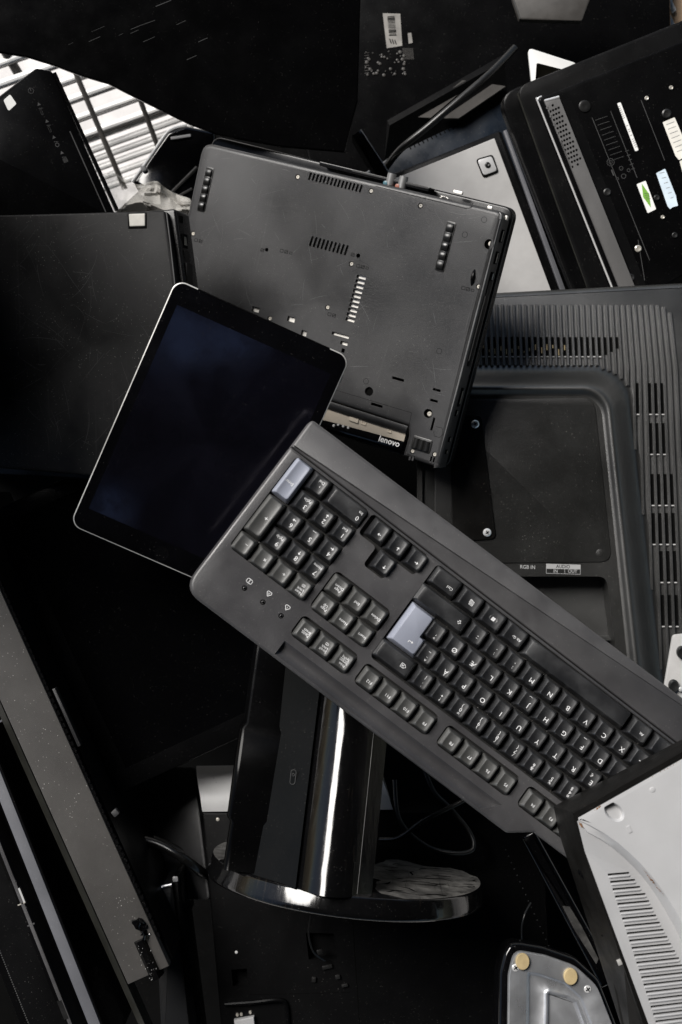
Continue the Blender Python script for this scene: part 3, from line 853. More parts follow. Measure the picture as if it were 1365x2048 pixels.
for k in range(7): q = tp(866 + random.uniform(-7, 30), 393 + random.uniform(-3, 3), -.003); box(bm, (q[0], q[1], -.0045), (random.uniform(.0006, .0028), .0007, .004), random.uniform(-.6, .6))
lap.part('chipped_edge', bm, M['sheet'])
# right flank with its sockets
def flank(x, y, w, h, m, name, z0=-.010, x_off=.0008):
    q = la(x, y, z0); bm = B()
    box(bm, (W2 - .0006 + x_off, q[1], z0), (.002, h, w), 0, 0)
    solid(bm, rrect(0, 0, .0001, .0001, .00001, 1), 0, .00001) if 0 else None
    return lap.part(name, bm, m, smooth=0)
for x, y, h in ((1009, 473, .0118), (996, 516, .0118)):
    flank(x, y, .0055, h, M['cavity'], 'display_socket', -.011)
    o = flank(x, y, .0014, h * .8, M['steel'], 'socket_tongue', -.0105, .0011)
flank(986, 553, .0055, .008, M['cavity'], 'usb_socket', -.011); flank(986, 553, .0018, .006, M['chrome'], 'socket_tongue', -.012, .0011)
flank(1025, 438, .005, .004, M['sheet'], 'lock_slot', -.012)
flank(950, 640, .009, .085, M['black_matte'], 'disc_drive', -.012, .0004)
bm = B()
for y0, y1 in ((590, 720),):
    a, b = la(966, y0, -.006), la(930, y1, -.006); box(bm, (W2 + .0006, (a[1] + b[1]) / 2, -.0065), (.0016, abs(a[1] - b[1]), .0006))
lap.part('drive_trim', bm, M['dim_print'], smooth=0)
for x, y, h in ((924, 795, .018), (914, 826, .006), (905, 880, .005), (898, 905, .004)): flank(x, y, .004, h, M['cavity'], 'side_socket', -.011); flank(x, y, .0012, h * .7, M['steel'], 'socket_tongue', -.0115, .0011)
bm = B(); text(bm, 'DVD  COMPACT', .0042, 0, 0, 0, 0); 
for v in bm.verts:
    x, y = v.co.x, v.co.y; v.co = Vector((W2 + .0022, -.006 + x, -.0128 + y))
lap.part('drive_lettering', bm, M['dim_print'], smooth=0, weld=False)

# ================================================================== LEFT LAPTOP (closed lid)
ll = Thing('laptop', 'closed black laptop with a badly scratched lid and one silver hinge, left of the tablet', 'laptop', (-0.2329, 0.1539, -0.118),
           [[0.9556, -0.0242, -0.2938], [0.009, 0.9985, -0.0532], [0.2946, 0.0482, 0.9544]])
o_ = [ll.at(-150, 434), ll.at(330, 421), ll.at(372, 690), ll.at(402, 969), ll.at(-150, 924)]
lidp = fillet(o_, [.006, .004, 0, .006, .006], 5)
hq = [ll.at(257, 423.5), ll.at(294, 422), ll.at(294, 455), ll.at(259, 456)]
bm = B(); solid(bm, lidp, -.009, 0, .0016, steps=3); ll.part('screen_lid', bm, M['lid'])
bm = B(); solid(bm, fillet([ll.at(258, 427.5), ll.at(291, 426.5), ll.at(291, 452), ll.at(260, 453)], .001), -.002, .0012, .0009)
hg = ll.part('hinge', bm, M['dull_silver'], smooth=0)
bm = B(); solid(bm, fillet([ll.at(255, 426), ll.at(294, 425), ll.at(294, 456.5), ll.at(257, 457.5)], .001), -.002, .0003, .0002); mesh_obj('hinge_recess', bm, M['cavity'], hg)
bo = [(-.31, o_[1][1] + .003), (o_[1][0] + .006, o_[1][1] + .003), (o_[3][0] + .006, o_[3][1] - .002), (-.31, o_[4][1] - .002)]
bm = B(); solid(bm, fillet(bo, .004), -.040, -.0105, .002, steps=3); base = ll.part('base', bm, M['lap_edge'])
bm = B()
xe = o_[1][0]
def lflank(x, y, w, h, m, name, z):
    q = ll.at(x, y, z); bm = B(); xx = bo[1][0] + (bo[2][0] - bo[1][0]) * (bo[1][1] - q[1]) / (bo[1][1] - bo[2][1])
    box(bm, (xx - .0002, q[1], z), (.0018, h, w)); return mesh_obj(name, bm, m, base, smooth=0)
lflank(372, 438, .006, .006, M['cavity'], 'power_socket', -.02); lflank(372, 436, .002, .004, M['sheet'], 'power_socket', -.019)
lflank(374, 482, .011, .013, M['cavity'], 'network_socket', -.022)
for k in range(8):
    o = lflank(375, 474 + k * 2.2, .005, .0005, M['steel'], 'contact', -.022); o.location.x = .0004
lflank(377, 512, .011, .010, M['black_matte'], 'port_cover', -.022); lflank(381, 555, .013, .026, M['black_matte'], 'port_cover', -.022)
bm = B(); tube(bm, [(*ll.at(333, 424, .0003), .0003), (*ll.at(340, 480, .0003), .0001), (*ll.at(349, 560, .0003), .0001), (*ll.at(356, 640, .0003), .0001)], .0007, 6); ll.part('pale_edge', bm, M['dim_print'])

bm = B(); tube(bm, [(W2 - .0016, H2 - .010, -.0010), (W2 - .0014, .05, -.0011), (W2 - .0014, -.04, -.0011), (W2 - .0022, -H2 + .012, -.0010)], [.0004, .0009, .0010, .0004], 6); lap.part('pale_edge', bm, M['worn'])  # paler tube paints in the highlight along the laptop's right ridge
bm = B(); tube(bm, spline([(W2 - .0040, H2 - .0016, -.0012), (W2 - .0022, H2 - .0034, -.0009), (W2 - .0016, H2 - .0070, -.0010), (W2 - .0015, H2 - .011, -.0012)], 5), [.0005] * 5 + [.0014] * 6 + [.0006] * 5, 6); lap.part('corner_glint', bm, M['worn'])  # paler tube paints in the glint at the upper right corner

bm = scuffs(B(), 130, (o_[0][0] + .02, o_[1][0] - .004), (o_[4][1] + .004, o_[1][1] - .003), .00006, (.00005, .00016), (.006, .05), 4); sc_ = ll.part('hairline_scratches', bm, M['scuff'], smooth=0, weld=False); sc_['kind'] = 'stuff'

# ================================================================== MONITOR BACK (right)
mz = -.2400
mo = Thing('monitor', 'dark grey monitor lying face down with ribbed vents, mounting plate and port labels', 'monitor', P(1150, 980, mz))
def mp(x, y, z=mz): return P(x, y, z) - mo.T
def mpoly(pts, z=mz): return [tuple(mp(x, y, z)[:2]) for x, y in pts]
Y0 = mp(1100, 735).y
def slope(bm):
    """the rim of the shell falls away towards its upper edge"""
    for v in bm.verts:
        if v.co.y > Y0: v.co.z -= (v.co.y - Y0) * .26 * (1 if v.co.z > -.03 else 0)
    return bm
sh_o = fillet(mpoly([(840, 586), (1490, 551), (1510, 1520), (840, 1520)]), .006)
bm = B(); solid(bm, sh_o, -.045, -.004, .006, steps=4)
for q in ((sh_o, 0),):
    rr = offset(ccw(sh_o), .0066); cut = [p for p in rr if p[1] <= Y0] 
bmesh.ops.bisect_plane(bm, geom=bm.verts[:] + bm.edges[:] + bm.faces[:], plane_co=(0, Y0, 0), plane_no=(0, 1, 0))
for v in bm.verts: v.co.z += .004 if v.co.z > -.03 else 0
slope(bm)
mo.part('shell', bm, M['mon'], smooth=50)
# bulge: loops from the foot up over the rounded rim and down to the flat panel
def bl(x0, y0, x1, xb, r, z):
    n = 14; c = (x1 - r, y0 + r); px = [(x0, 1500), (x0, y0)]
    for k in range(n + 1):
        a = math.radians(-90 + 90 * k / n); px.append((c[0] + r * math.cos(a), c[1] + r * math.sin(a)))
    m = 16
    for k in range(1, m + 1):
        t = k / m; px.append((x1 + (xb - x1) * t, y0 + r + (1500 - y0 - r) * t))
    return [tuple(mp(x, y, mz + z)) for x, y in px]
prof = [(0, 0.0), (.16, .0020), (.34, .007), (.50, .0150), (.62, .0225), (.72, .0285), (.82, .0330), (.91, .0357), (1.0, .0364), (1.09, .0352), (1.16, .0328), (1.23, .0314), (1.30, .0310)]
loops = []
for t, z in prof:
    y0 = 731 + 46 * t; x1 = 1268 - 48 * t; xb = 1352 - 60 * t; r = 78 - 24 * t
    loops.append(bl(845, y0, x1, xb, r, z))
bm = B(); rs = [ring(bm, l) for l in loops]
for a, b in zip(rs, rs[1:]): bridge(bm, a, b)
mo.part('bulge', bm, M['mon'], smooth=80)
zp = mz + .0306
# top of the bulge: flat plate, lower recess with the sockets
rec = fillet(mpoly([(880, 1153), (1214, 1153), (1236, 1330), (880, 1400)], zp), [.002, .010, .004, .002])
bm = B(); solid(bm, mpoly([(835, 787), (1209, 787), (1296, 1520), (835, 1520)], zp), .02, .0306, 0, [rec], .062, cap0=False)
mo.part('bulge_top', bm, M['mon_panel'], smooth=30)
bm = B(); flat(bm, offset(ccw(rec), -.002), -.030); mo.part('recess_floor', bm, M['cavity'], smooth=0)  # near-black floor: the shade of the recess is put into its colour
pl = fillet(mpoly([(870, 798), (1190, 796), (1225, 1124), (870, 1128)], zp + .002), [.002, .013, .011, .002], 6)
bm = B(); solid(bm, pl, .0300, .0318, .0007); mo.part('stand_cover', bm, M['mon_panel'])
bm = B(); q = mp(1201, 1106, zp + .002); solid(bm, circ(q.x, q.y, .0038, 20), .0316, .0321, .0003); frame_strip(bm, circ(q.x, q.y, .0045, 20), .0004, .0321); mo.part('screw_cap', bm, M['mon_panel'])
bp = fillet(mpoly([(900, 826), (964, 831), (993, 1078), (905, 1084)], zp + .003), [.002, .006, .006, .002], 6)
bm = B(); solid(bm, bp, .0312, .0338, .0008); brk = mo.part('mount_plate', bm, M['case_black'])
for x, y in ((951, 848), (975, 1065)):
    q = mp(x, y, zp + .004); bm = B()
    turned(bm, (q.x, q.y), [(.0042, .0337), (.0040, .0352), (.0028, .0362), (.0009, .0364)], 18)
    s = mesh_obj('screw', bm, M['chrome'], brk)
    bm = B(); box(bm, (q.x, q.y, .0364), (.0038, .0009, .0006), .5); box(bm, (q.x, q.y, .03645), (.0009, .0038, .0006), .5); mesh_obj('screw_slot', bm, M['cavity'], brk, smooth=0)
# printed port names
bm = B(); zt = .0307; k = (H - (mz + zt)) / FP
def pr(s, x, y, px, m=1.): q = mp(x, y, mz + zt); text(bm, s, px * k, q.x, q.y, zt, math.radians(-2), bold=.01, sx=.92)
pr('RGB IN', 1056, 1134.5, 10.5); pr('IN', 1112, 1142.5, 9.5); pr('OUT', 1146, 1143, 9.5)
fr = mpoly([(1093, 1127.5), (1162, 1129.5), (1162, 1149), (1093, 1147)], mz + zt); frame_strip(bm, fr, .0004, zt); 
stroke(bm, mpoly([(1130, 1138.5), (1130.5, 1148)], mz + zt), .0004, zt)
mo.part('port_lettering', bm, M['grey_print'], smooth=0, weld=False)
bm = B(); flat(bm, mpoly([(1093.5, 1128), (1161.5, 1130), (1161.5, 1139), (1093.5, 1137.5)], mz + zt), zt + .00006); hd_ = mo.part('port_heading', bm, M['grey_print'], smooth=0)
bm = B(); q = mp(1127, 1133.5, mz + zt); text(bm, 'AUDIO', 9.5 * k, q.x, q.y, zt + .00012, math.radians(-2), bold=.01, sx=.92); mesh_obj('lettering', bm, M['dark_print'], hd_, smooth=0, weld=False)
bm = B()
for x, y, w_, h_ in ((1120, 1222, 30, 22), (1150, 1225, 10, 8)):
    q = mp(x, y, mz - .028); box(bm, (q.x, q.y, -.0285), (w_ * k, h_ * k, .002), 0)
mo.part('rating_label', bm, M['dim_print'], smooth=0)
bm = B(); box(bm, (*mp(1200, 1277, mz + .008)[:2], -.012), (.035, .004, .040)); mo.part('socket_shelf', bm, M['mon'])
# ribs and the vents between them
def foot_x(y): return 1262 + (y - 790) * (1344 - 1262) / 700 if y > 790 else 0
bm = B(); ledge = B(); vent = B(); gold = B()
x = 962.
i = 0
while x < 1352:
    y0 = 604 + max(0, (x - 1325)) ** 2 * .030
    sl = .0 if x < 1200 else (x - 1200) / 150 * .045
    if x < 1205: y1 = 731
    elif x < 1268: y1 = 731 + 78 - math.sqrt(max(0, 78 ** 2 - (x - 1190) ** 2)) + 6
    else: y1 = 1500
    if x >= 1262:
        # stops where the foot of the bulge swallows it
        y1 = 1500
        for yy in range(800, 1500, 10):
            if x + sl * (yy - 604) < foot_x(yy) - 2: y1 = yy; break
    w2 = 3.0
    def at_(yy, dx): return tuple(mp(x + sl * (yy - 604) + dx, yy, mz + .003)[:2])
    lift = lambda X, Y, Z: Z
    q = [at_(y0, -w2), at_(y1, -w2), at_(y1, w2), at_(y0, w2)]
    solid(bm, q, -.001, .0030, .0005, steps=1)
    if y1 < 1400 and x < 1262:                      # the rib runs a little way up the slope
        a, b = [(*at_(y1 - 14, d), .003) for d in (-w2, w2)], [(*at_(y1 + 3, d), .0035) for d in (-w2, w2)]
    gx = 5.85
    def gap(ya, yb, m_, z=.0004):
        flat(m_, [tuple(mp(x + sl * (yy - 604) + dx, yy, mz)[:2]) for yy, dx in ((ya, w2 - .3), (yb, w2 - .3), (yb, 11.7 - w2 + .3), (ya, 11.7 - w2 + .3))], z)
    def lip(yy):
        q = mp(x + sl * (yy - 604) + gx, yy, mz); box(ledge, (q.x, q.y, .0012), (.0027, .0012, .0022))
    if x < 1236:
        gap(672, 713 + (0 if x < 1200 else -(x - 1200) * .55), vent); 
        if x < 1200: lip(713)
        if x < 1130:
            q = mp(x + gx + random.uniform(-.8, .8), random.uniform(690, 704), mz); box(gold, (q.x, q.y, .0006), (.0012, random.uniform(.002, .007), .0008))
    if x > 1262 and x < 1325:
        for j, yy in enumerate((745, 826, 906, 1008, 1086, 1162, 1250)):
            xx = x + sl * (yy - 604)
            top = 60 if j else 42
            if xx < foot_x(yy - 20) + 2 or i % 7 == 6: continue
            if j == 0 and not 1285 < x < 1312: continue
            if xx > foot_x(yy) + 58: continue
            gap(yy - top, yy + 3, vent); lip(yy + 3)
    x += 11.7; i += 1
bmesh.ops.bisect_plane(bm, geom=bm.verts[:] + bm.edges[:] + bm.faces[:], plane_co=(0, Y0, 0), plane_no=(0, 1, 0))
for b_ in (bm, vent, ledge, gold): slope(b_)
mo.part('ribs', bm, M['mon'], smooth=30, weld=False)
clusters('vent_opening', vent, M['cavity'], mo.root, .012, smooth=0, weld=False)
clusters('vent_lip', ledge, M['panel_grey'], mo.root, .012, smooth=0, weld=False)
mo.part('inner_contacts', gold, M['pad'], smooth=0, weld=False)

# ================================================================== COMPUTER CASE (lower right)
cz = .120
cs = Thing('computer_case', 'black steel computer case with a silver vented side panel, resting on the keyboard', 'computer case', P(1280, 1800, cz))
def cp(x, y, z=0.): return P(x, y, cz + z) - cs.T
def cpoly(pts, z=0.): return [tuple(cp(x, y, z)[:2]) for x, y in pts]
top = [cp(1146, 1628, -.001), cp(1460, 1451, -.001), cp(1460, 2160, -.001), cp(1326, 2160, -.001), cp(1166, 1694, -.001)]
low = [cp(1108, 1613, -.075), cp(1440, 1440, -.075), cp(1440, 2160, -.075), cp(1278, 2160, -.075), cp(1119, 1668, -.075)]
inn = [cp(1156, 1634, -.001), cp(1460, 1463, -.001), cp(1460, 2160, -.001), cp(1336, 2160, -.001), cp(1172, 1694, -.001)]
bm = B(); rs = [ring(bm, l) for l in ([tuple(v) for v in low], [tuple(v + Vector((-.0006, .0006, -.0035))) for v in top], [tuple(v) for v in top], [tuple(v) for v in inn], [tuple(v - Vector((0, 0, .012))) for v in inn])]
for a, b in zip(rs, rs[1:]): bridge(bm, a, b)
fill(bm, [rs[0]]); 
cs.part('chassis', bm, M['case_black'], smooth=25)
arc = [(1158, 1641), (1178, 1652), (1202, 1668), (1226, 1687), (1248, 1706), (1270, 1727), (1290, 1749), (1309, 1773), (1326, 1798), (1343, 1826), (1360, 1856), (1378, 1892), (1396, 1932), (1420, 1995)]
# recessed part with the louvres: a scoop that sinks from the left rim towards the arc
e0, e1 = Vector(tuple(cp(1160, 1644)[:2])), Vector(tuple(cp(1299, 2048)[:2]))
en = (e1 - e0).normalized(); en = Vector((-en.y, en.x))
def vz(x, y, z=0.): return z + .006 - .34 * max(0., (Vector((x, y)) - e0).dot(en))
slots_ = []
ar = [(1240, 1735), (1261, 1749), (1273, 1764), (1285, 1780), (1297, 1796), (1311, 1826), (1334, 1870), (1350, 1900), (1366, 1928), (1390, 1975), (1420, 2040)]
def arx(y):
    for a, b in zip(ar, ar[1:]):
        if a[1] <= y <= b[1]: return a[0] + (b[0] - a[0]) * (y - a[1]) / (b[1] - a[1])
    return 1420
for k in range(26):
    y = 1748.5 + 14.62 * k; xl = 1214 + (y - 1748) * .324; xr = arx(y)
    q = [(xl, y - 3.0), (xr, y - 2.8), (xr + 1.5, y + 2.0), (xl + 1.5, y + 2.0)]
    slots_.append(fillet(cpoly(q, -.006), .0006, 3))
bm = B()
base_ = cpoly([(1153, 1640), (1440, 1500), (1440, 2160), (1338, 2160), (1168, 1700)], -.006)
solid(bm, base_, -.05, -.006, 0, slots_, .0034, zf=vz)
dense = [f for f in bm.faces if len(f.verts) > 4]
cs.part('vent_panel', bm, M['case_silver'], smooth=0)
bm = B(); flat(bm, cpoly([(1150, 1640), (1450, 1480), (1450, 2160), (1330, 2160), (1160, 1700)], -.03), -.032); cs.part('inside', bm, M['cavity'], smooth=0)
bm = B()                                           # rolled lip under every slot
for k in range(26):
    y = 1748.5 + 14.62 * k + 4.2; xl = 1215 + (y - 1748) * .324; xr = arx(y - 4)
    a, b = cp(xl, y, -.006), cp(xr, y + .2, -.006)
    tube(bm, [(q_.x, q_.y, vz(q_.x, q_.y, -.0060 + dz)) for q_, dz in ((a, -.0004), (a * .94 + b * .06, 0), (a * .5 + b * .5, 0), (a * .06 + b * .94, 0), (b, -.0004))], .0010, 8)
cs.part('slot_lips', bm, M['case_silver'], smooth=60)
# raised plate bounded by the arc, with the thumb hole
def bulge_plate():
    o = cpoly([(x + 11 * min(1, (x - 1158) / 60), y) for x, y in arc], 0) + cpoly([(1460, 2000), (1460, 1466), (1158, 1637)], 0)
    o = ccw(o)
    hole = []
    c0, c1 = cp(1219, 1615), cp(1240, 1634)
    d = (c1 - c0); L = d.length; a = math.atan2(d.y, d.x)
    for t in range(24):
        an = 2 * math.pi * t / 24; r = .0062
        hole.append((((c0.x + c1.x) / 2) + math.cos(a) * math.cos(an) * (L / 2 + r * .55) - math.sin(a) * math.sin(an) * r, ((c0.y + c1.y) / 2) + math.sin(a) * math.cos(an) * (L / 2 + r * .55) + math.cos(a) * math.sin(an) * r))
    bm = B()
    av = [Vector(tuple(cp(x + 11 * min(1, (x - 1158) / 60), y)[:2])) for x, y in arc]
    on = [min((Vector(q) - w).length for w in av[1:-1]) < 1e-4 for q in o]      # only the arc is bevelled outwards
    def rim(d, z, zs): return [((p[0], p[1], zs) if not k_ else (p[0], p[1], z(p[0], p[1]))) for p, k_ in zip([p if not k_ or d > 0 else p for p, k_ in zip([a_ if k_ else b_ for a_, b_, k_ in zip(offset(o, d), offset(o, max(d, 0)), on)], on)], on)]
    loops = [rim(-.0062, lambda x, y: vz(x, y, -.0075), -.0030), rim(-.0052, lambda x, y: vz(x, y, -.0050) * .9, -.0020), rim(-.0008, lambda x, y: -.0016, -.0012), rim(.0002, lambda x, y: -.0002, -.0002), rim(.0022, lambda x, y: 0., 0.)]
    rs = [ring(bm, l) for l in loops]
    for a_, b_ in zip(rs, rs[1:]): bridge(bm, a_, b_)
    h1 = ring(bm, [(x, y, 0) for x, y in hole]); h1b = ring(bm, [(x, y, -.0010) for x, y in offset(ccw(hole), .0008)])
    h2 = ring(bm, [(x, y, -.0055 - .0025 * math.cos(math.atan2(y - hole[0][1], x - hole[0][0]))) for x, y in offset(ccw(hole), .0016)])
    bridge(bm, h1b, h1); bridge(bm, h2, h1b); fill(bm, [h2])
    fill(bm, [rs[-1], h1[::-1]])
    return bm
cs.part('side_panel', bulge_plate(), M['case_silver'], smooth=40)
bm = B(); flat(bm, fillet(cpoly([(1211, 1612), (1219, 1608), (1229, 1618), (1221, 1627)], -.004), .002), -.0042); cs.part('thumb_hole', bm, M['cavity'], smooth=0)
bm = B()
for x, y, r in ((1306, 1580, .0024),): turned(bm, tuple(cp(x, y)[:2]), [(r, -.0002), (r * .8, .0003), (r * .3, .0005)], 18)
box(bm, (*cp(1259, 1659)[:2], .0002), (.0028, .0050, .0008), .45)
cs.part('pressed_bumps', bm, M['case_silver'])
bm = B()
def rusty(pts, w):
    p = [Vector(tuple(cp(*q)[:2])) for q in pts]
    n = len(p)
    for i in range(n - 1):
        for s in range(5):
            a = p[i] + (p[i + 1] - p[i]) * (s / 5); r = w * random.uniform(.25, 1.) * math.sin(math.pi * min(.97, max(.06, (i + s / 5) / (n - 1)))) 
            turned(bm, (a.x + random.gauss(0, w * .3), a.y + random.gauss(0, w * .3)), [(r, -.0007), (r * .7, .0001 + random.random() * .00004)], 8)
rusty([(1287, 1738), (1297, 1752), (1308, 1766), (1320, 1780), (1330, 1794)], .0008)
rusty([(1159, 1645), (1163, 1650), (1167, 1657)], .0012); rusty([(1190, 1621), (1196, 1617), (1203, 1612)], .0009); rusty([(1360, 1523), (1330, 1540), (1290, 1563)], .0005)
cs.part('rust_spots', bm, M['rust'], smooth=0, weld=False)
bm = B()                                           # bent metal tab and the step in the lower flank
a = cp(1245, 1925, -.004); box(bm, (a.x - .002, a.y, -.004), (.0032, .0040, .003), .4, .0004); cs.part('metal_tab', bm, M['alu'])
bm = B(); loft(bm, [[tuple(cp(x, y, z)) for x, y, z in q] for q in (((1220, 1927, -.05), (1243, 1921, -.004), (1249, 1940, -.004), (1226, 1946, -.05)), ((1266, 2160, -.052), (1326, 2160, -.006), (1330, 2165, -.006), (1270, 2165, -.052)))]); cs.part('flank_cover', bm, M['case_black'], smooth=0)
bm = B()
for x, y, r in ((1168, 1747, .0036), (1190, 1800, .001), (1205, 1870, .001)): turned(bm, tuple(cp(x, y, -.038)[:2]), [(r, -.045), (r * .9, -.034), (.0005, -.0335)], 14)
cs.part('flank_plugs', bm, M['black'])

# ================================================================== MONITOR STAND (glossy column and round foot)
az = Vector((.115, .99, -.045)).normalized(); ax_ = Vector((.993, -.117, 0)); ax_ = (ax_ - az * ax_.dot(az)).normalized(); ay = az.cross(ax_)
sR = Matrix((ax_, ay, az)).transposed()
st = Thing('monitor_stand', 'glossy black monitor stand with a round foot and a scratched upright column', 'monitor stand', P(694, 1731, -.085), sR)
Rb = .1245; LEAN = .28
bm = B()
pr_ = [(Rb - .004, -.0190), (Rb - .0005, -.0180), (Rb + .0006, -.016), (Rb, -.0130), (Rb - .0026, -.0022), (Rb - .0032, -.0007), (Rb - .0042, 0)]
loft(bm, [[(r * math.cos(2 * math.pi * k / 96), r * math.sin(2 * math.pi * k / 96), z) for k in range(96)] for r, z in pr_])
st.part('foot', bm, M['gloss_wavy'], smooth=50)
bm = B()                                           # worn dusty patch on the foot
random.seed(3)
def patch(cx, cy, rx, ry, z, n=64):
    pts = []
    for k in range(n):
        a = 2 * math.pi * k / n; j = 1 + .10 * math.sin(3 * a + 1) + .07 * math.sin(7 * a) + random.gauss(0, .03)
        x, y = cx + rx * j * math.cos(a), cy + ry * j * math.sin(a)
        r = math.hypot(x, y)
        if r > Rb - .0035: x, y = x * (Rb - .0035) / r, y * (Rb - .0035) / r
        pts.append((x, y))
    return pts
flat(bm, patch(.075, -.035, .060, .085, 0), .0002)
flat(bm, patch(-.116, .004, .022, .045, 0), .0002)
M['dust_and_smear'] = mat('grey dust and lit smear', (.066, .064, .061), .75, mott=.8, mscale=55, dust=.5, film=1., fcol=(.006, .006, .006), fscale=34, scratch=1., scol=(.004, .004, .004), spec=.2)
clusters('dust_film', bm, M['dust_and_smear'], st.root, .003, smooth=0, weld=False)
bm = B(); rn = random.Random(8)                   # wiped streaks through the dust
for k in range(46):
    x, y, a, l, ww = rn.uniform(.02, .115), rn.uniform(-.105, .03), rn.gauss(.25, .35), rn.uniform(.008, .045), rn.uniform(.0003, .0013)
    prev = None
    for t in range(8):
        aa = a + .5 * math.sin(t * .8 + k); x += math.cos(aa) * l / 7; y += math.sin(aa) * l / 7
        if math.hypot(x, y) > Rb - .006: break
        q = ww * math.sin(math.pi * (t + .5) / 8)
        cur = (bm.verts.new((x - math.sin(aa) * q, y + math.cos(aa) * q, .0004)), bm.verts.new((x + math.sin(aa) * q, y - math.cos(aa) * q, .0004)))
        if prev: bm.faces.new((prev[0], prev[1], cur[1], cur[0]))
        prev = cur
o = st.part('wiped_streaks', bm, M['gloss'], smooth=0, weld=False); o['kind'] = 'stuff'
def section(z):
    """front outline of the column: flat left wing, step, bulging shell, right wing"""
    k = 1 - z * .12
    pts = []
    for j in range(0, 29):
        t = j / 28; x = -.0425 + .0485 * t; y = -math.sqrt((Rb - .003) ** 2 - x * x) - .0135 * math.sin(math.pi * t) ** .9 + .0030
        pts.append((x * k, y))
    y_ = pts[-1][1]
    for j in range(1, 4):
        x = .006 + .014 * j / 3; pts.append((x * k, y_ + .95 * (x - .006)))
    pts += [(.020 * k, -.075), (-.0425 * k, -.075)]
    return [(x, y + z * LEAN, z) for x, y in pts]
bm = B(); loft(bm, [section(z) for z in (-.001, .0005, .004, .05, .10, .15, .20, .262)])
st.part('column', bm, M['gloss_wavy'], smooth=35)
bm = B(); wg = [(-.1010, -.064), (-.0990, -.0685), (-.0436, -.1155), (-.0436, -.075), (-.098, -.05)]
loft(bm, [[(x * (1 - z * .12), y + z * LEAN, z) for x, y in wg] for z in (-.001, .05, .12, .19, .262)])
st.part('side_wing', bm, M['black'], smooth=20)
bm = B()                                           # rear cover, wider and stepped
loft(bm, [[(x, y + z * .1, z) for x, y in rrect(-.056, -.055 - dy + (LEAN - .1) * z, w_, .060, .006, 4)] for z, w_, dy in ((.001, .102, 0), (.040, .100, .002), (.044, .106, .004), (.118, .106, .006), (.123, .100, .004), (.27, .098, .0))])
st.part('rear_cover', bm, M['tv'], smooth=35)
bm = B()
qz = .085; qx = -.0565; ys = -.1068 + qz * LEAN
tube(bm, [(qx + .0022 * math.cos(a) , ys - .0008 + .0002, qz + (.0040 if math.sin(a) > 0 else -.0040) + .0022 * math.sin(a)) for a in [2 * math.pi * k / 24 for k in range(25)]], .00028, 6)
tube(bm, [(qx + .0011 * math.cos(a), ys - .0009, qz + .002 + .0011 * math.sin(a)) for a in [2 * math.pi * k / 12 for k in range(13)]], .00022, 6)
st.part('lock_mark', bm, M['dim_print'])
bm = B()
for x0 in (.0072,):
    tube(bm, [(x0 * (1 - z * .12), -math.sqrt((Rb - .003) ** 2 - x0 ** 2) + z * LEAN - .0006, z) for z in (.002, .06, .12, .2)], .00022, 5)
st.part('column_seams', bm, M['dim_print'])

# ================================================================== SILVER FOOT WITH YELLOW PADS (bottom right)
fz = -.060
sf = Thing('stand_foot', 'upturned bright metal stand foot with yellow rubber pads', 'stand foot', P(1110, 1990, fz), rx=-8, ry=6)
out_ = [sf.at(*q) for q in ((1016, 2110), (1018, 1950), (1030, 1900), (1092, 1911), (1152, 1932), (1196, 1972), (1250, 2110))]
bm = B(); solid(bm, fillet(offset(ccw(out_), -.006), [.004, .02, .018, .03, .03, .03, .004], 6), -.034, -.0105, .005, steps=4); sf.part('black_shell', bm, M['gloss'])
o1 = fillet(out_, [.004, .02, .010, .03, .03, .03, .004], 6)
o1 = ccw(o1)
bm = B()
lv = [(0, -.004), (.0002, -.001), (.0012, .0003), (.0030, .0002), (.0160, 0), (.0172, -.0006), (.0188, -.0034), (.0200, -.0040)]
rs = [ring(bm, [(x, y, z) for x, y in offset(o1, d)]) for d, z in lv]
for a, b in zip(rs, rs[1:]): bridge(bm, a, b)
inner = [sf.at(*q) for q in ((1088, 2110), (1090, 1984), (1100, 1978), (1140, 1988), (1160, 2000), (1200, 2110))]
i1 = fillet(inner, [.002, .004, .004, .006, .004, .002], 5); i1 = ccw(i1)
hs = ring(bm, [(x, y, -.0040) for x, y in i1]); fill(bm, [rs[-1], hs[::-1]])
prev = hs
for d, z in ((.0010, -.0034), (.0020, -.0024), (.0030, -.0024), (.0042, -.0036), (.0055, -.0062)):
    cur = ring(bm, [(x, y, z) for x, y in offset(i1, d)]); bridge(bm, prev, cur); prev = cur
fill(bm, [prev])
M['brushed'] = mat('brushed steel', (.50, .51, .53), .32, metal=.8, mott=.2, mscale=20, dust=.3, film=.45, fcol=(.36, .37, .39), fscale=14, rvar=.10, scratch=.3, scol=(.7, .7, .7))
sf.part('metal_plate', bm, M['brushed'], smooth=40, fixn=True)
for x, y in ((1045, 1923), (1141, 1953)):
    q = sf.at(x, y); bm = B(); turned(bm, q, [(.0062, -.0005), (.0062, .0026), (.0056, .0033), (.0006, .0035)], 24, 1.18); sf.part('rubber_pad', bm, M['pad'])
for x, y in ((1032, 1936), (1176, 1979)):
    q = sf.at(x, y); bm = B(); turned(bm, q, [(.0034, -.0004), (.0033, .0006), (.0024, .0010)], 14); s = sf.part('screw', bm, M['chrome'])
    bm = B(); box(bm, (q[0], q[1], .0011), (.0042, .0008, .0006), .6); box(bm, (q[0], q[1], .00113), (.0008, .0042, .0006), .6); mesh_obj('screw_slot', bm, M['cavity'], s, smooth=0)

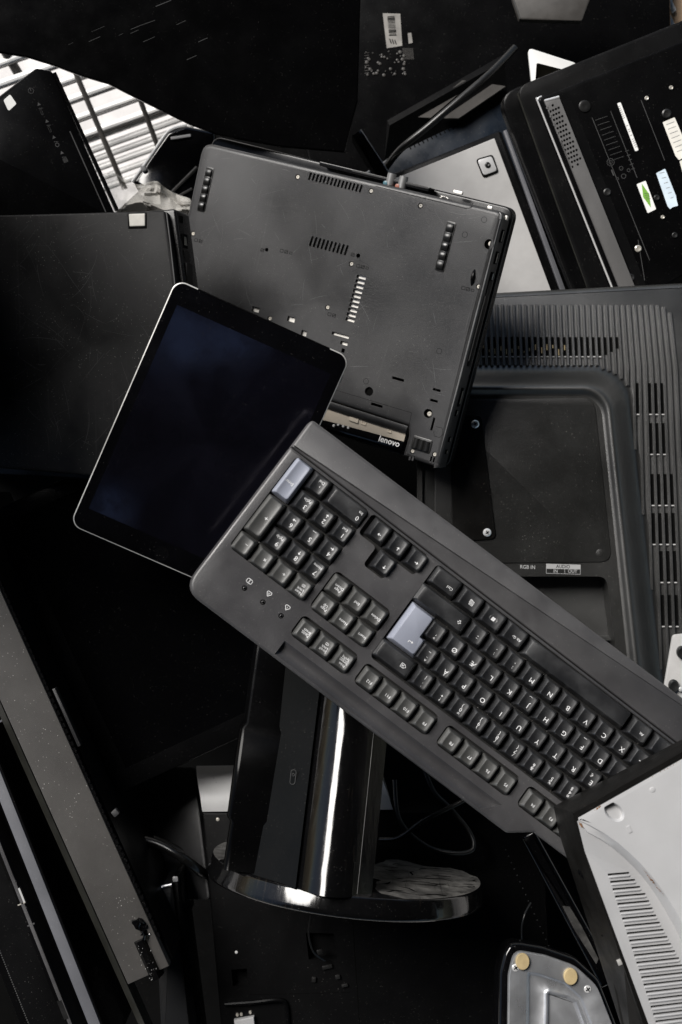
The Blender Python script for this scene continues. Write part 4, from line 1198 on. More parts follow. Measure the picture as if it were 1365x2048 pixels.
# ================================================================== LEFT: BLACK SCREEN, SPECKLED BOX, LAPTOP ON EDGE
bs_ = Thing('monitor', 'large black switched-off monitor lying face up below the tablet', 'monitor', P(150, 1250, -.175), rz=25)
sw, sh = .30, .30
c0 = bs_.at(236, 1590)                             # its lower left corner
cx_, cy_ = c0[0] + sw / 2, c0[1] + sh / 2
bm = B(); solid(bm, rrect(cx_, cy_, sw, sh, .006, 4), -.035, 0, .003, [rrect(cx_, cy_ + .002, sw - .036, sh - .036, .001, 2)], .003); bs_.part('bezel', bm, M['black'])
bm = B(); flat(bm, rrect(cx_, cy_ + .002, sw - .034, sh - .034, .001, 2), -.002); bs_.part('screen', bm, M['screen'], smooth=0)

gb_ = Thing('desktop_box', 'flat black box on edge with a speckled grey brown long side', 'desktop box', P(150, 1570, -.10), rz=24.2)
def gl(x, y, h=0.): return gb_.at(x, y, h)
a, b, c, d = gl(-160, 1035), gl(-220, 905), gl(318, 1948), gl(256, 1966)
x0, x1 = a[0], gl(160, 1535)[0]
x0 = gl(92, 1606)[0]
y0, y1 = gl(286, 1957)[1], gl(-130, 1000)[1]
bm = B(); solid(bm, [(x0, y0), (x1, y0), (x1, y1), (x0, y1)], -.012, 0, .0016); gb_.part('speckled_side', bm, M['speckle'])
bm = B(); loft(bm, [[(x0 - .011, y, -.026), (x0 - .0102, y, -.0155), (x0 - .0012, y, -.0022), (x0 - .0005, y, -.026)] for y in (y0 - .055, y1)]); gb_.part('lower_trim', bm, M['olive'], smooth=0)
bm = B(); solid(bm, [(x0 + .0005, y0 + .002), (x1 + .0035, y0 + .002), (x1 + .0035, y1), (x0 + .0005, y1)], -.20, -.0125, .001); gb_.part('case', bm, M['black_matte'])
bm = B()
y = y0 + .03
while y < y1:
    box(bm, (x1 + .0016, y, -.0045), (.0026, .0042, .004)); y += .0062
gb_.part('slotted_trim', bm, M['black'], smooth=0, weld=False)
bm = B(); q = gl(124, 1440); box(bm, (x1 + .0062, q[1], -.010), (.0030, .058, .010), 0, .0005); gb_.part('side_slot', bm, M['lap'])
bm = B(); q = gl(225, 1632); box(bm, (x1 + .010, q[1], -.012), (.006, .006, .006), .3, .001); gb_.part('small_button', bm, M['lap'])
bm = B(); q = gl(292, 1912, .004); loft(bm, [[(q[0] + x, q[1] + y, z) for x, z in ((-.0055, .002), (-.002, .0075), (.003, .0065), (.0065, -.004), (.0055, -.014), (-.004, -.002))] for y in (-.0235, .015)]); lt = gb_.part('latch', bm, M['black'], smooth=40)
random.seed(11)
bm = B(); prev = None
for k in range(9):
    t = k / 8; rowv = [bm.verts.new((q[0] + .004 + random.gauss(0, .0014) + j * .0035 - .004 * t, q[1] + .014 + t * .020 + random.gauss(0, .001), .004 + random.gauss(0, .003) - .002 * j)) for j in range(4)]
    if prev:
        for i in range(3): bm.faces.new((prev[i], prev[i + 1], rowv[i + 1], rowv[i]))
    prev = rowv
o = mesh_obj('torn_tape', bm, M['gloss'], lt, smooth=60); sm = o.modifiers.new('thickness', 'SOLIDIFY'); sm.thickness = .0006
bm = B()
for k in range(22): x, y, r = q[0] + random.gauss(-.001, .0022), q[1] + random.uniform(-.022, .012), random.uniform(.00015, .00035); turned(bm, (x, y), [(r, .006), (r * .7, .0079)], 6)
o = mesh_obj('dust', bm, M['label_dark'], lt, smooth=0, weld=False); o.data.materials[0] = M['panel_grey']; o['kind'] = 'stuff'
# laptop standing on its side: lid edge, gap, base edge with sockets
le = Thing('laptop', 'half open laptop standing on edge, blue grey lid rim and dark flank with USB socket', 'laptop', P(70, 1800, -.10), rz=21.6)
X = lambda px, py, h=0.: le.at(px, py, h)[0]
yb, yt = le.at(190, 2120)[1], le.at(-70, 1480)[1]
def bar(name, xa, xb, z0, z1, m, bev=.0008, par=None, ya=None, yb_=None):
    bm = B(); solid(bm, [(xa, ya or yb), (xb, ya or yb), (xb, yb_ or yt), (xa, yb_ or yt)], z0, z1, bev); return le.part(name, bm, m, par)
lid_ = bar('screen_lid', X(95, 1845), X(120, 1845), -.12, .0, M['trim_blue'], .0012)
bar('lid_face', X(120, 1845) + .0003, X(120, 1845) + .002, -.12, -.0012, M['black'], .0006, lid_)
bar('screen', X(95, 1845) - .002, X(95, 1845) - .0003, -.12, -.002, M['screen'], .0004, lid_)
bs2 = bar('base', X(43, 1845) - .0300, X(66, 1845) - .0065, -.12, -.006, M['black_matte'], .0010)
bar('palm_rest_edge', X(66, 1845) - .0062, X(66, 1845) - .0026, -.12, -.0052, M['kb_body'], .0008, bs2)
bar('underside', X(20, 1845) - .030, X(43, 1845) - .0304, -.13, -.012, M['black'], .001, bs2)
xb_ = X(66, 1845) - .0065
def sock(px, py, w_, h_, m, name, z=-.0062, dx=0.): 
    q = le.at(px, py, -.006); bm = B(); box(bm, (q[0] + dx, q[1], z), (w_, h_, .001)); return mesh_obj(name, bm, m, bs2, smooth=0)
sock(40, 1793, .0085, .0165, M['cavity'], 'usb_socket'); sock(42, 1792, .0030, .0145, M['chrome'], 'usb_socket', -.0058, .0002)
sock(43, 1808, .0070, .0010, M['steel'], 'usb_socket', -.0057)
sock(10, 1728, .006, .030, M['cavity'], 'card_slot'); sock(62, 1850, .0070, .0012, M['dim_print'], 'drive_bay'); sock(91, 1930, .0075, .068, M['black'], 'drive_bay', -.0060); sock(126, 2020, .0042, .018, M['rubber'], 'drive_button', -.0054)
bm = B(); y = yb
while y < yt: box(bm, (X(43, 1845) - .0302, y, -.0065), (.0009, .0011, .0012)); y += .0022
mesh_obj('seam_dots', bm, M['dim_print'], bs2, smooth=0, weld=False)
bm = B(); text(bm, '\u2190', .004, *le.at(50, 1815, -.005), -.0054, 1.5)
stroke(bm, fillet([le.at(28, 1760, -.005), le.at(34, 1763, -.005), le.at(31, 1770, -.005), le.at(25, 1767, -.005)], .001), .0004, -.0054, True)
mesh_obj('port_mark', bm, M['dim_print'], bs2, smooth=0, weld=False)

# ================================================================== BOTTOM CENTRE
pb = Thing('monitor', 'upright dark monitor back with a bright curved top edge, behind the glossy stand', 'monitor', P(600, 1800, -.205))
def pp(x, y, z): return tuple(P(x, y, -.205 + z) - pb.T)
bm = B(); prof2 = [(1532, -.060, 0), (1540, -.038, 0), (1553, -.022, 1), (1572, -.010, 4), (1595, -.0035, 8), (1612, -.0008, 10), (1624, 0, 12)]
loft(bm, [[pp(x, y + (x - 395) * (-.012), z) for x, y, z in row_] for row_ in [[(393 + dx, y, z) for y, z, dx in prof2] + [(408, 1632, -.06)], [(560 + dx, y, z) for y, z, dx in prof2] + [(575, 1632, -.06)], [(760 + dx * 2.2, y, z) for y, z, dx in prof2] + [(790, 1632, -.06)]]])
M['satin_grey'] = mat('satin grey plastic', (.30, .30, .30), .38, grain=.3, mott=.08, dust=.3, spec=.6)
pb.part('curved_top', bm, M['satin_grey'], smooth=60)
bm = B(); q = pp(411, 1609, .0)
turned(bm, (pp(436, 1642, 0)[0], pp(436, 1639, 0)[1]), [(.0019, -.001), (.0017, .0012), (.0005, .0016)], 12); pb.part('top_screw', bm, M['steel'])
sq = fillet([pp(463, 1940, 0)[:2], pp(494, 1938, 0)[:2], pp(497, 1971, 0)[:2], pp(466, 1974, 0)[:2]], .0008)
bl_ = fillet([pp(612, 1866, 0)[:2], pp(668, 1868, 0)[:2], pp(676, 1918, 0)[:2], pp(618, 1920, 0)[:2]], .001)
bm = B(); solid(bm, [pp(405, 1626, 0)[:2], pp(1085, 1624, 0)[:2], pp(1110, 2160, 0)[:2], pp(452, 2160, 0)[:2]], -.06, 0, .002, [sq, bl_], .012, floor=True)
pb.part('back_shell', bm, M['black_matte'])
bm = B(); solid(bm, [pp(470, 1636, .004)[:2], pp(700, 1636, .004)[:2], pp(712, 2000, .004)[:2], pp(497, 1998, .004)[:2]], -.001, .0035, .002, [], 0); pb.part('raised_panel', bm, M['black_matte']) if 0 else bm.free()
bm = B(); turned(bm, pp(473, 1905, 0)[:2], [(.0016, -.001), (.0014, .0005), (.0006, .0008)], 12); pb.part('status_dot', bm, M['white_plastic'])
bm = B(); tube(bm, spline([pp(450, 2010, .003), pp(505, 2006, .004), pp(556, 2001, .004), pp(572, 2010, .003), pp(577, 2060, .002)]), .0022, 8); pb.part('lower_rim', bm, M['black'])
bm = B(); solid(bm, [pp(468, 2042, .006)[:2], pp(508, 2035, .006)[:2], pp(512, 2080, .006)[:2], pp(474, 2080, .006)[:2]], 0, .006, .001); pb.part('bright_bracket', bm, M['case_silver'])
for x, y in ((475, 2031), (501, 2026), (483, 2030)): bm = B(); turned(bm, pp(x, y, .002)[:2], [(.0017, 0), (.0014, .0022), (.0004, .0025)], 10); pb.part('bolt', bm, M['steel'])
bm = B(); 
for x, y, w_, h_ in ((640, 1905, 11, 9), (655, 1935, 20, 7), (628, 1960, 8, 10), (676, 1955, 9, 8), (690, 1972, 12, 6)): q = pp(x, y, .002); box(bm, (q[0], q[1], .001), (w_ * .0005, h_ * .0005, .003), random.uniform(-.3, .3), .0004)
pb.part('socket_block', bm, M['rubber'])
bm = B(); tube(bm, spline([pp(622, 1832, .02), pp(618, 1870, .022), pp(628, 1905, .016), pp(650, 1922, .008)]), .0011, 6); pb.part('thin_lead', bm, M['cable'])
bm = B(); stroke(bm, [pp(705, 1830, 0)[:2], pp(720, 2060, 0)[:2]], .0007, .0003); stroke(bm, [pp(500, 1990, 0)[:2], pp(700, 1985, 0)[:2]], .0006, .0003); stroke(bm, [pp(930, 1745, 0)[:2], pp(1050, 1728, 0)[:2]], .0006, .0003); clusters('shell_seam', bm, M['cavity'], pb.root, .002, smooth=0)
bm = B()
for k in range(17):
    t = k / 16; q = pp(1012 + 92 * t, 1700 + 205 * t, 0); turned(bm, q[:2], [(.0007, 0), (.0006, .0006)], 6)
pb.part('vent_dots', bm, M['dim_print'])
# thin cap sticking out of the foot area: glossy leg beside the computer case
lg = Thing('support_leg', 'slim glossy black leg with a painted grey lit smear, between the case and the silver foot', 'support leg', P(1140, 1820, -.16), rz=28.5, ry=-14)
a, b = lg.at(1054, 1668), lg.at(1215, 1975)
bm = B(); solid(bm, fillet([(a[0] - .009, b[1]), (a[0] + .009, b[1]), (a[0] + .008, a[1]), (a[0] - .008, a[1])], .002), -.05, 0, .004, steps=4); lg.part('bar', bm, M['gloss'])
q = lg.at(1148, 1860); r_ = lg.at(1182, 1925)
bm = B(); flat(bm, [(a[0] - .003, lg.at(1126, 1812)[1]), (a[0] + .003, lg.at(1130, 1818)[1]), (a[0] + .0042, q[1]), (a[0] + .0035, r_[1]), (a[0] - .001, r_[1] - .004), (a[0] - .0038, q[1])], .0001); lg.part('lit_smear', bm, M['dust_and_smear'], smooth=0)  # grey smear paints in the lit streak on the leg
# upright slim drives / laptop slabs with bright top ends
us = Thing('external_drive', 'slim dark upright drive with bright metal corners, left of the stand foot', 'external drive', P(345, 1900, -.19))
def up(x, y, z): return tuple(P(x, y, -.19 + z) - us.T)
for nm, pts, z, m in (('body', ((309, 1778), (345, 1770), (392, 2120), (325, 2120)), 0, 'lap'), ('cover', ((346, 1756), (357, 1753), (404, 2120), (384, 2120)), .006, 'black')):
    bm = B(); solid(bm, fillet([up(x, y, z)[:2] for x, y in pts], .0012, 3), -.06, z, .0014); us.part(nm, bm, M[m])
bm = B(); tube(bm, [up(310.5, 1777, .0), up(344, 1770, .0)], .0017, 8); us.part('corner_trim', bm, M['chrome'])
bm = B(); box(bm, (up(351, 1759, .006)[0], up(351, 1759, .006)[1], .0055), (.0052, .0048, .003), .1, .0008); us.part('corner_trim', bm, M['chrome'])
bm = B(); turned(bm, up(318, 1835, 0)[:2], [(.0016, -.002), (.0014, .001), (.0004, .0014)], 10); us.part('lamp', bm, M['steel'])
# dim laptop lid left of the bright edge, and the thick cable in front of it
dl = Thing('laptop', 'dark laptop lid in shade behind the thick cable', 'laptop', P(330, 1650, -.26), ry=-20, rx=-12)
bm = B(); solid(bm, fillet([dl.at(*q) for q in ((225, 1530), (388, 1535), (420, 1800), (300, 1800))], .004), -.02, 0, .002); dl.part('screen_lid', bm, M['lap'])
def loose_cable(name, label, pts, r, n=10, cat='cable', group=None, m='cable'):
    pts = [P(*q) for q in pts]; o0 = pts[0].copy()
    bm = B(); tube(bm, spline([p - o0 for p in pts], 10), r, n)
    o = mesh_obj(name, bm, M[m], smooth=60); o.location = o0; tag(o, label, cat, group); return o
loose_cable('power_cable', 'thick black cable curving past the upright drive', [(205, 1668, -.24), (262, 1676, -.22), (318, 1690, -.21), (368, 1718, -.205), (405, 1745, -.22), (430, 1752, -.26)], .0048, 14)
loose_cable('power_cable', 'second cable tucked along the thick black one', [(215, 1650, -.27), (290, 1672, -.255), (350, 1696, -.25), (395, 1726, -.25), (425, 1740, -.27)], .0036, 12)
loose_cable('thin_cable', 'thin black cable looped in the shade under the keyboard edge', [(790, 1560, -.18), (800, 1640, -.17), (850, 1690, -.165), (905, 1706, -.16), (945, 1700, -.16), (942, 1668, -.165), (905, 1620, -.17), (870, 1585, -.175), (850, 1540, -.18)], .0021)
loose_cable('thin_cable', 'black cable rising beside the looped one, near the stand column', [(760, 1680, -.18), (800, 1675, -.17), (850, 1640, -.16), (930, 1600, -.15), (990, 1560, -.16)], .0022)
loose_cable('thin_cable', 'fine grey wire bowed above the silver foot', [(1046, 1900, -.15), (1044, 1860, -.14), (1050, 1830, -.14), (1062, 1806, -.15)], .0009, 6)

# small screwed bracket at the right edge
br = Thing('bracket', 'pale metal bracket corner with two dark rubber grommets, right edge', 'bracket', P(1360, 1335, -.10))
def bq(x, y, z=0.): return tuple(P(x, y, -.10 + z) - br.T)
bm = B(); solid(bm, fillet([bq(x, y)[:2] for x, y in ((1347, 1270), (1420, 1262), (1430, 1420), (1372, 1404), (1330, 1372))], [.004, .002, .002, .004, .003]), -.004, 0, .001); br.part('plate', bm, M['panel_grey'])
for x, y in ((1347, 1371), (1363, 1304)):
    bm = B(); turned(bm, bq(x, y)[:2], [(.0046, -.001), (.0046, .004), (.0034, .0055), (.0008, .005)], 18, 1.25); br.part('grommet', bm, M['rubber'])
bm = B(); turned(bm, bq(1361, 1378)[:2], [(.0022, -.001), (.0022, .003), (.0008, .0036)], 12); br.part('bolt', bm, M['chrome'])

# ================================================================== UPPER RIGHT: SPEAKER LAPTOP
sp = Thing('laptop', 'black laptop bottom up with a grey speaker strip and white stickers', 'laptop', P(1200, 350, -.29), rz=24.6, rx=4)
A = lambda x, y, h=0.: sp.at(x, y, h)
bm = B(); solid(bm, fillet([A(996, 190, -.03), A(1420, 20, -.03), A(1560, 420, -.03), A(1165, 640, -.03)], [.02, .01, .01, .01]), -.045, -.026, .003); sp.part('screen_lid', bm, M['black'])
bm = B(); solid(bm, fillet([A(1031, 176, -.02), A(1440, 12, -.02), A(1560, 440, -.02), A(1196, 640, -.02)], [.014, .01, .01, .01]), -.0255, -.014, .002); sp.part('base', bm, M['black_matte'])
bm = B(); tube(bm, [(*A(1036, 186, -.016), -.016), (*A(1100, 365, -.016), -.016), (*A(1182, 590, -.016), -.016)], .0011, 6); sp.part('base_seam', bm, M['olive'])
bm = B(); solid(bm, fillet([A(1076, 197), A(1440, 52), A(1560, 440), A(1245, 620)], [.005, .01, .01, .01]), -.014, 0, .0015); sp.part('bottom_cover', bm, M['black'])
bm = B(); tube(bm, spline([(*A(1084, 192, -.001), -.0012), (*A(1076, 198, -.001), -.001), (*A(1080, 212, -.001), -.001), (*A(1150, 387, -.001), -.001), (*A(1236, 602, -.001), -.001)], 6), .0010, 8); sp.part('chrome_rim', bm, M['chrome'])
hol = []
a_, b_ = Vector(A(1104, 212)), Vector(A(1154, 330))
d_ = (b_ - a_).normalized(); q_ = Vector((-d_.y, d_.x))
if q_.x < 0: q_ = -q_
L_ = (b_ - a_).length
for r in range(15):
    for c in range(4):
        if r in (0, 14) and c % 2: continue
        pos = a_ + d_ * (L_ * r / 14) + q_ * ((c - 1.5) * .0031 + (.0008 if r % 2 else -.0008)); hol.append(circ(pos.x, pos.y, .00135, 8))
bm = B(); solid(bm, [A(1089, 200, .003), A(1119, 192, .003), A(1290, 620, .003), A(1258, 622, .003)], -.001, .003, .0008, hol, .0015); stp = sp.part('speaker_strip', bm, M['speaker'])
bm = B(); flat(bm, [a_ - d_ * .003 - q_ * .006, a_ - d_ * .003 + q_ * .006, b_ + d_ * .003 + q_ * .006, b_ + d_ * .003 - q_ * .006], .0016); mesh_obj('speaker_void', bm, M['cavity'], stp, smooth=0)
bm = B(); q = [Vector(A(1090, 201, .003)), Vector(A(1119, 193, .003))]; tube(bm, [(*q[0], .0022), (*q[1], .0022)], .0015, 8); mesh_obj('end_trim', bm, M['chrome'], stp)
bm = B(); loft(bm, [[(*A(1122, 196, .002), .0012), (*A(1145, 200, .002), .0002), (*A(1145, 200, .002), -.001), (*A(1122, 196, .002), -.001)], [(*A(1291, 615, .002), .0012), (*A(1312, 615, .002), .0002), (*A(1312, 615, .002), -.001), (*A(1291, 615, .002), -.001)]]); sp.part('side_step', bm, M['black_matte'], smooth=0)
def stick(name, pts, m, z=.0004, r=.001, par=None):
    bm = B(); solid(bm, fillet([A(x, y) for x, y in pts], r, 3), z - .0003, z, 0); return mesh_obj(name, bm, M[m], par or sp.root, smooth=0)
s1 = stick('sticker', ((1235, 206), (1242, 204), (1278, 300), (1271, 302)), 'label')
s2 = stick('sticker', ((1274, 368), (1292, 361), (1313, 418), (1296, 426)), 'label')
stick('green_diamond', ((1284, 366.5), (1299, 388), (1302.5, 415), (1287, 394)), 'green', .0006, .0002, s2)
bm = B()
for k in range(4): a = A(1289 + k * 1.5, 387 + k * 3.6); b = A(1298 + k * 1.0, 386 + k * 3.6); stroke(bm, [a, b], .0004, .0007)
mesh_obj('lettering', bm, M['dim_print'], s2, smooth=0, weld=False)
s3 = stick('sticker', ((1313, 346), (1331, 337), (1353, 392), (1354, 400), (1357, 411), (1346, 414), (1341, 418), (1336, 412)), 'label_blue')
s4 = stick('sticker', ((1326, 244), (1350, 234), (1378, 300), (1372, 312), (1359, 320), (1352, 312)), 'label_pink')
s5 = stick('sticker', ((1360, 322), (1380, 312), (1395, 360), (1375, 372), (1368, 352)), 'label_pink')
bm = B()
for k in range(6):
    a, b = A(1319 + k * 4.4 + 1, 349 + k * 10 - 3), A(1331 + k * 3.6 - 2, 343 + k * 10 + 1); stroke(bm, [a, b], .0005, .0006)
for k in range(7):
    a, b = A(1333 + k * 3.6, 249 + k * 9), A(1349 + k * 3.4, 243 + k * 9); stroke(bm, [a, b], .0005, .0006)
a, b = A(1239, 212), A(1274, 297)
for k in range(22):
    t = k / 22; c = Vector(a) + (Vector(b) - Vector(a)) * t; 
    if random.random() < .7: stroke(bm, [(c.x - .0009, c.y), (c.x + .0009, c.y)], .0006, .0006)
sp.part('sticker_print', bm, M['grey_print'], smooth=0, weld=False)
bm = B(); c = A(1222, 324); stroke(bm, circ(c[0], c[1], .0038, 20), .0006, .0003, True); stroke(bm, circ(c[0], c[1], .0018, 14), .0005, .0003, True)
for x, y, r in ((1243, 336, .002), (1248, 352, .0024), (1236, 357, .0012), (1258, 340, .0016)): c = A(x, y); stroke(bm, circ(c[0], c[1], r, 10), .0005, .0003, True)
for k in range(5): stroke(bm, [A(1252 + k * 3, 302 + k * 9), A(1258 + k * 3, 300 + k * 9)], .0006, .0003)
stroke(bm, [A(1224, 340), A(1228, 350)], .0012, .0003)
for k in range(9): stroke(bm, [A(1192 + k * 4.2, 240 + k * 10), A(1215 + k * 4.2, 232 + k * 10)], .0004, .0003)
sp.part('rating_print', bm, M['dim_print'], smooth=0, weld=False)
for x, y, r, m in ((1170, 212, .0062, 'rubber'), (1215, 384, .0040, 'rubber'), (1277, 497, .0036, 'steel'), (1262, 555, .0042, 'rubber'), (1294, 196, .0022, 'steel'), (1314, 395, .003, 'rubber'), (1334, 227, .0050, 'rubber'), (1326, 434, .002, 'steel'), (1350, 470, .003, 'rubber'), (1343, 175, .0022, 'steel')):
    bm = B(); turned(bm, A(x, y), [(r, -.001), (r, .0010), (r * .75, .0016), (r * .3, .0012)], 14); sp.part('screw' if m == 'steel' else 'rubber_foot', bm, M[m])
bm = B()
for p, q in (((1185, 235), (1300, 520)), ((1222, 222), (1275, 355)), ((1283, 200), (1330, 320)), ((1277, 480), (1290, 560))): stroke(bm, [A(*p), A(*q)], .0006, .0003)
sp.part('cover_seams', bm, M['dim_print'], smooth=0, weld=False)

# grey panel with the screwed pad, behind the main laptop
gp = Thing('flat_panel', 'pale grey metal panel with a square screwed pad and dark border', 'flat panel', P(970, 420, -.34), rz=20.6)
G = lambda x, y, h=0.: gp.at(x, y, h)
bm = B(); solid(bm, fillet([G(1003, 258), G(1135, 610), G(720, 700), G(760, 356)], .004), -.016, -.003, .002); gp.part('frame', bm, M['black'])
bm = B(); solid(bm, fillet([G(990, 275), G(1112, 604), G(700, 700), G(765, 366)], .001), -.004, -.0012, .0006); gp.part('sheet', bm, M['panel_grey'])
bm = B(); solid(bm, fillet([G(1007, 262), G(1014, 259), G(1139, 600), G(1129, 602)], .0008), -.004, .0015, .0008); gp.part('side_trim', bm, M['trim_blue'])
bm = B(); solid(bm, fillet([G(952, 318), G(986, 308), G(998, 343), G(967, 355)], .0035, 5), -.0012, .0004, .0003); pd = gp.part('pad_recess', bm, M['cavity'])
bm = B(); solid(bm, fillet([G(955, 320), G(984, 312), G(995, 341), G(968, 351)], .003, 5), .0003, .0014, .0006); mesh_obj('pad', bm, M['case_silver'], pd)
bm = B(); turned(bm, G(975.5, 330), [(.0032, .001), (.0030, .0026), (.0016, .0034), (.0005, .003)], 14); mesh_obj('screw', bm, M['rubber'], pd)

# blue black housing with labels
bh = Thing('laptop', 'blue black device with dirty labels and a row of slits, crossed by a cable', 'device', P(880, 280, -.40), rz=26)
Q = lambda x, y, h=0.: bh.at(x, y, h)
bm = B(); solid(bm, fillet([Q(700, 362), Q(832, 282), Q(1010, 196), Q(1075, 380), Q(820, 470)], .004), -.03, 0, .002); bh.part('shell', bm, M['blue_black'])
bm = B(); loft(bm, [[(*Q(x, y, z), z) for x, y, z in q] for q in (((770, 318, .0), (780, 250, .02), (775, 240, .0)), ((1016, 200, .0), (1010, 120, .02), (1005, 110, .0)))]); bh.part('ledge', bm, M['black_matte'], smooth=0)
def lab(pts): 
    bm = B(); solid(bm, [Q(x, y, .0145) for x, y in pts], .0085, .0150, 0); return bm
bm = lab(((835, 234), (925, 160), (948, 162), (862, 235))); bh.part('label', bm, M['label_dark'], smooth=0)
bm = lab(((885, 236), (985, 168), (1012, 172), (918, 236))); bh.part('label', bm, M['label_dark'], smooth=0)
bm = B()
for k in range(13): x, y = 818 + k * 8.6, 290 - k * 4.0; stroke(bm, [Q(x, y), Q(x + 4, y + 7)], .0013, .0004)
bh.part('slits', bm, M['cavity'], smooth=0, weld=False)
loose_cable('power_cable', 'black cable running diagonally across the labelled device', [(1030, 95, -.36), (985, 142, -.34), (930, 190, -.33), (860, 250, -.33), (800, 300, -.34), (765, 345, -.38)], .0040, 10)
bt = Thing('plastic_bar', 'thin glossy black bar with a bright worn edge above the main laptop', 'plastic bar', P(748, 315, -.30), rz=33)
a, b = bt.at(716, 262), bt.at(790, 372)
bm = B(); solid(bm, [(a[0] - .009, b[1]), (a[0] + .004, b[1]), (a[0] + .004, a[1]), (a[0] - .007, a[1])], -.03, 0, .0012); bt.part('bar', bm, M['gloss'])
bm = B(); tube(bm, [(a[0] + .0038, b[1], -.0006), (a[0] + .0038, a[1], -.0006)], .0007, 6); bt.part('pale_edge', bm, M['grey_print'])

# top centre: dark monitor back with barcode label and perforated vent
tm = Thing('monitor', 'black monitor back with a white barcode label, in the shade at the top', 'monitor', P(800, 80, -.46))
V = lambda x, y, z=0.: tuple(P(x, y, -.46 + z) - tm.T)
bm = B(); solid(bm, [V(520, -120)[:2], V(1340, -150)[:2], V(1345, 120)[:2], V(1000, 250)[:2], V(640, 420)[:2]], -.03, 0, .004); tm.part('back_shell', bm, M['black'])
bm = B(); solid(bm, [V(x, y)[:2] for x, y in ((766, 26), (801, 27), (805, 91), (774, 96))], 0, .0006, 0); lb = tm.part('label', bm, M['label_dim'], smooth=0)
bm = B()
for k in range(13):
    a, b = V(776 + k * .3, 33 + k * 3.1), V(789 + k * .3, 32.5 + k * 3.1); stroke(bm, [a[:2], b[:2]], random.choice((.0006, .0009, .0014)), .0008)
for k in range(3): stroke(bm, [V(780 + k * 5, 78 + k)[:2], V(783 + k * 5, 86 + k)[:2]], .0012, .0008)
mesh_obj('barcode', bm, M['dark_print'], lb, smooth=0, weld=False)
bm = B(); solid(bm, [V(x, y)[:2] for x, y in ((816, 66), (823, 65), (826, 85), (818, 87))], 0, .0006, 0); tm.part('label', bm, M['label_dim'], smooth=0)
bm = B(); random.seed(5)
for k in range(46): 
    x, y = random.uniform(732, 812), random.uniform(102, 150)
    q = V(x, y); r = random.uniform(.0006, .0021); turned(bm, q[:2], [(r, 0), (r, .001), (r * .5, .0013)], 8)
for k in range(12): stroke(bm, [V(806 + k * 1.8, 96)[:2], V(808 + k * 1.8, 118)[:2]], .0004, .0005)
for k in range(9): stroke(bm, [V(730, 106 + k * 5)[:2], V(738, 105 + k * 5)[:2]], .0006, .0005)
tm.part('circuit_vent', bm, M['label_dark'], weld=False)

wf = Thing('picture_stand', 'white plastic frame corner poking out behind the speaker laptop', 'stand', P(1090, 130, -.33))
bm = B(); w_ = lambda x, y: tuple((P(x, y, -.33) - wf.T)[:2])
solid(bm, fillet([w_(1057, 94), w_(1156, 126), w_(1126, 140), w_(1075, 127), w_(1086, 190), w_(1068, 200)], [.004, .002, .001, .001, .001, .001]), -.006, 0, .001); wf.part('frame', bm, M['white_plastic'])
gt = Thing('metal_lid', 'dull grey lid corner at the top edge', 'lid', P(1100, 10, -.38))
w_ = lambda x, y: tuple((P(x, y, -.38) - gt.T)[:2])
bm = B(); solid(bm, fillet([w_(1015, -40), w_(1040, 38), w_(1165, 41), w_(1195, -40)], .003), -.01, 0, .0015); gt.part('lid', bm, M['label_dark'])
bm = B(); tube(bm, [(*w_(1018, -30), 0), (*w_(1041, 37), 0)], .0008, 6); gt.part('rim', bm, M['dim_print'])
td = Thing('cardboard_box', 'tan cardboard edge with pale strips in the far top right corner', 'cardboard', P(1350, 40, -.50))
w_ = lambda x, y: tuple((P(x, y, -.50) - td.T)[:2])
bm = B(); solid(bm, [w_(1318, -40), w_(1335, 10), w_(1385, 120), w_(1460, 90), w_(1430, -40)], -.05, 0, .001); td.part('box', bm, M['tan'])
for p in (((1312, -10), (1320, -12), (1372, 102), (1364, 106)), ((1330, -10), (1336, -12), (1352, 22), (1345, 26))):
    bm = B(); solid(bm, [w_(*q) for q in p], 0, .006, .001); td.part('strip', bm, M['white_plastic'])

# ================================================================== TOP LEFT
tv = Thing('television', 'very large black glossy television panel covering the top left', 'television', P(400, 60, -.20), ry=0)
w_ = lambda x, y: tuple((P(x, y, -.20) - tv.T)[:2])
edge = [(-12, -15), (-12, 101), (0, 104), (55, 113), (105, 129), (160, 150), (215, 166), (262, 190), (320, 219), (378, 247), (440, 270), (560, 292), (690, 303), (716, 200), (722, -15)]
bm = B(); solid(bm, [w_(*q) for q in edge], -.004, 0, .0012); tv.part('panel', bm, M['tv'], smooth=0)
bm = B(); random.seed(21)
for k in range(9):
    x, y = random.uniform(130, 420), random.uniform(0, 120); L = random.uniform(8, 34); a = math.radians(-24)
    stroke(bm, [w_(x, y), w_(x + L * math.cos(a), y + L * math.sin(a))], random.choice((.00025, .0004, .0006)), .0002)
stroke(bm, [w_(262, 58), w_(282, 50), w_(310, 40)], .0005, .0002); stroke(bm, [w_(312, 12), w_(342, 0)], .0007, .0002)
o = tv.part('scratches', bm, M['faint_scuff'], smooth=0, weld=False); o['kind'] = 'stuff'

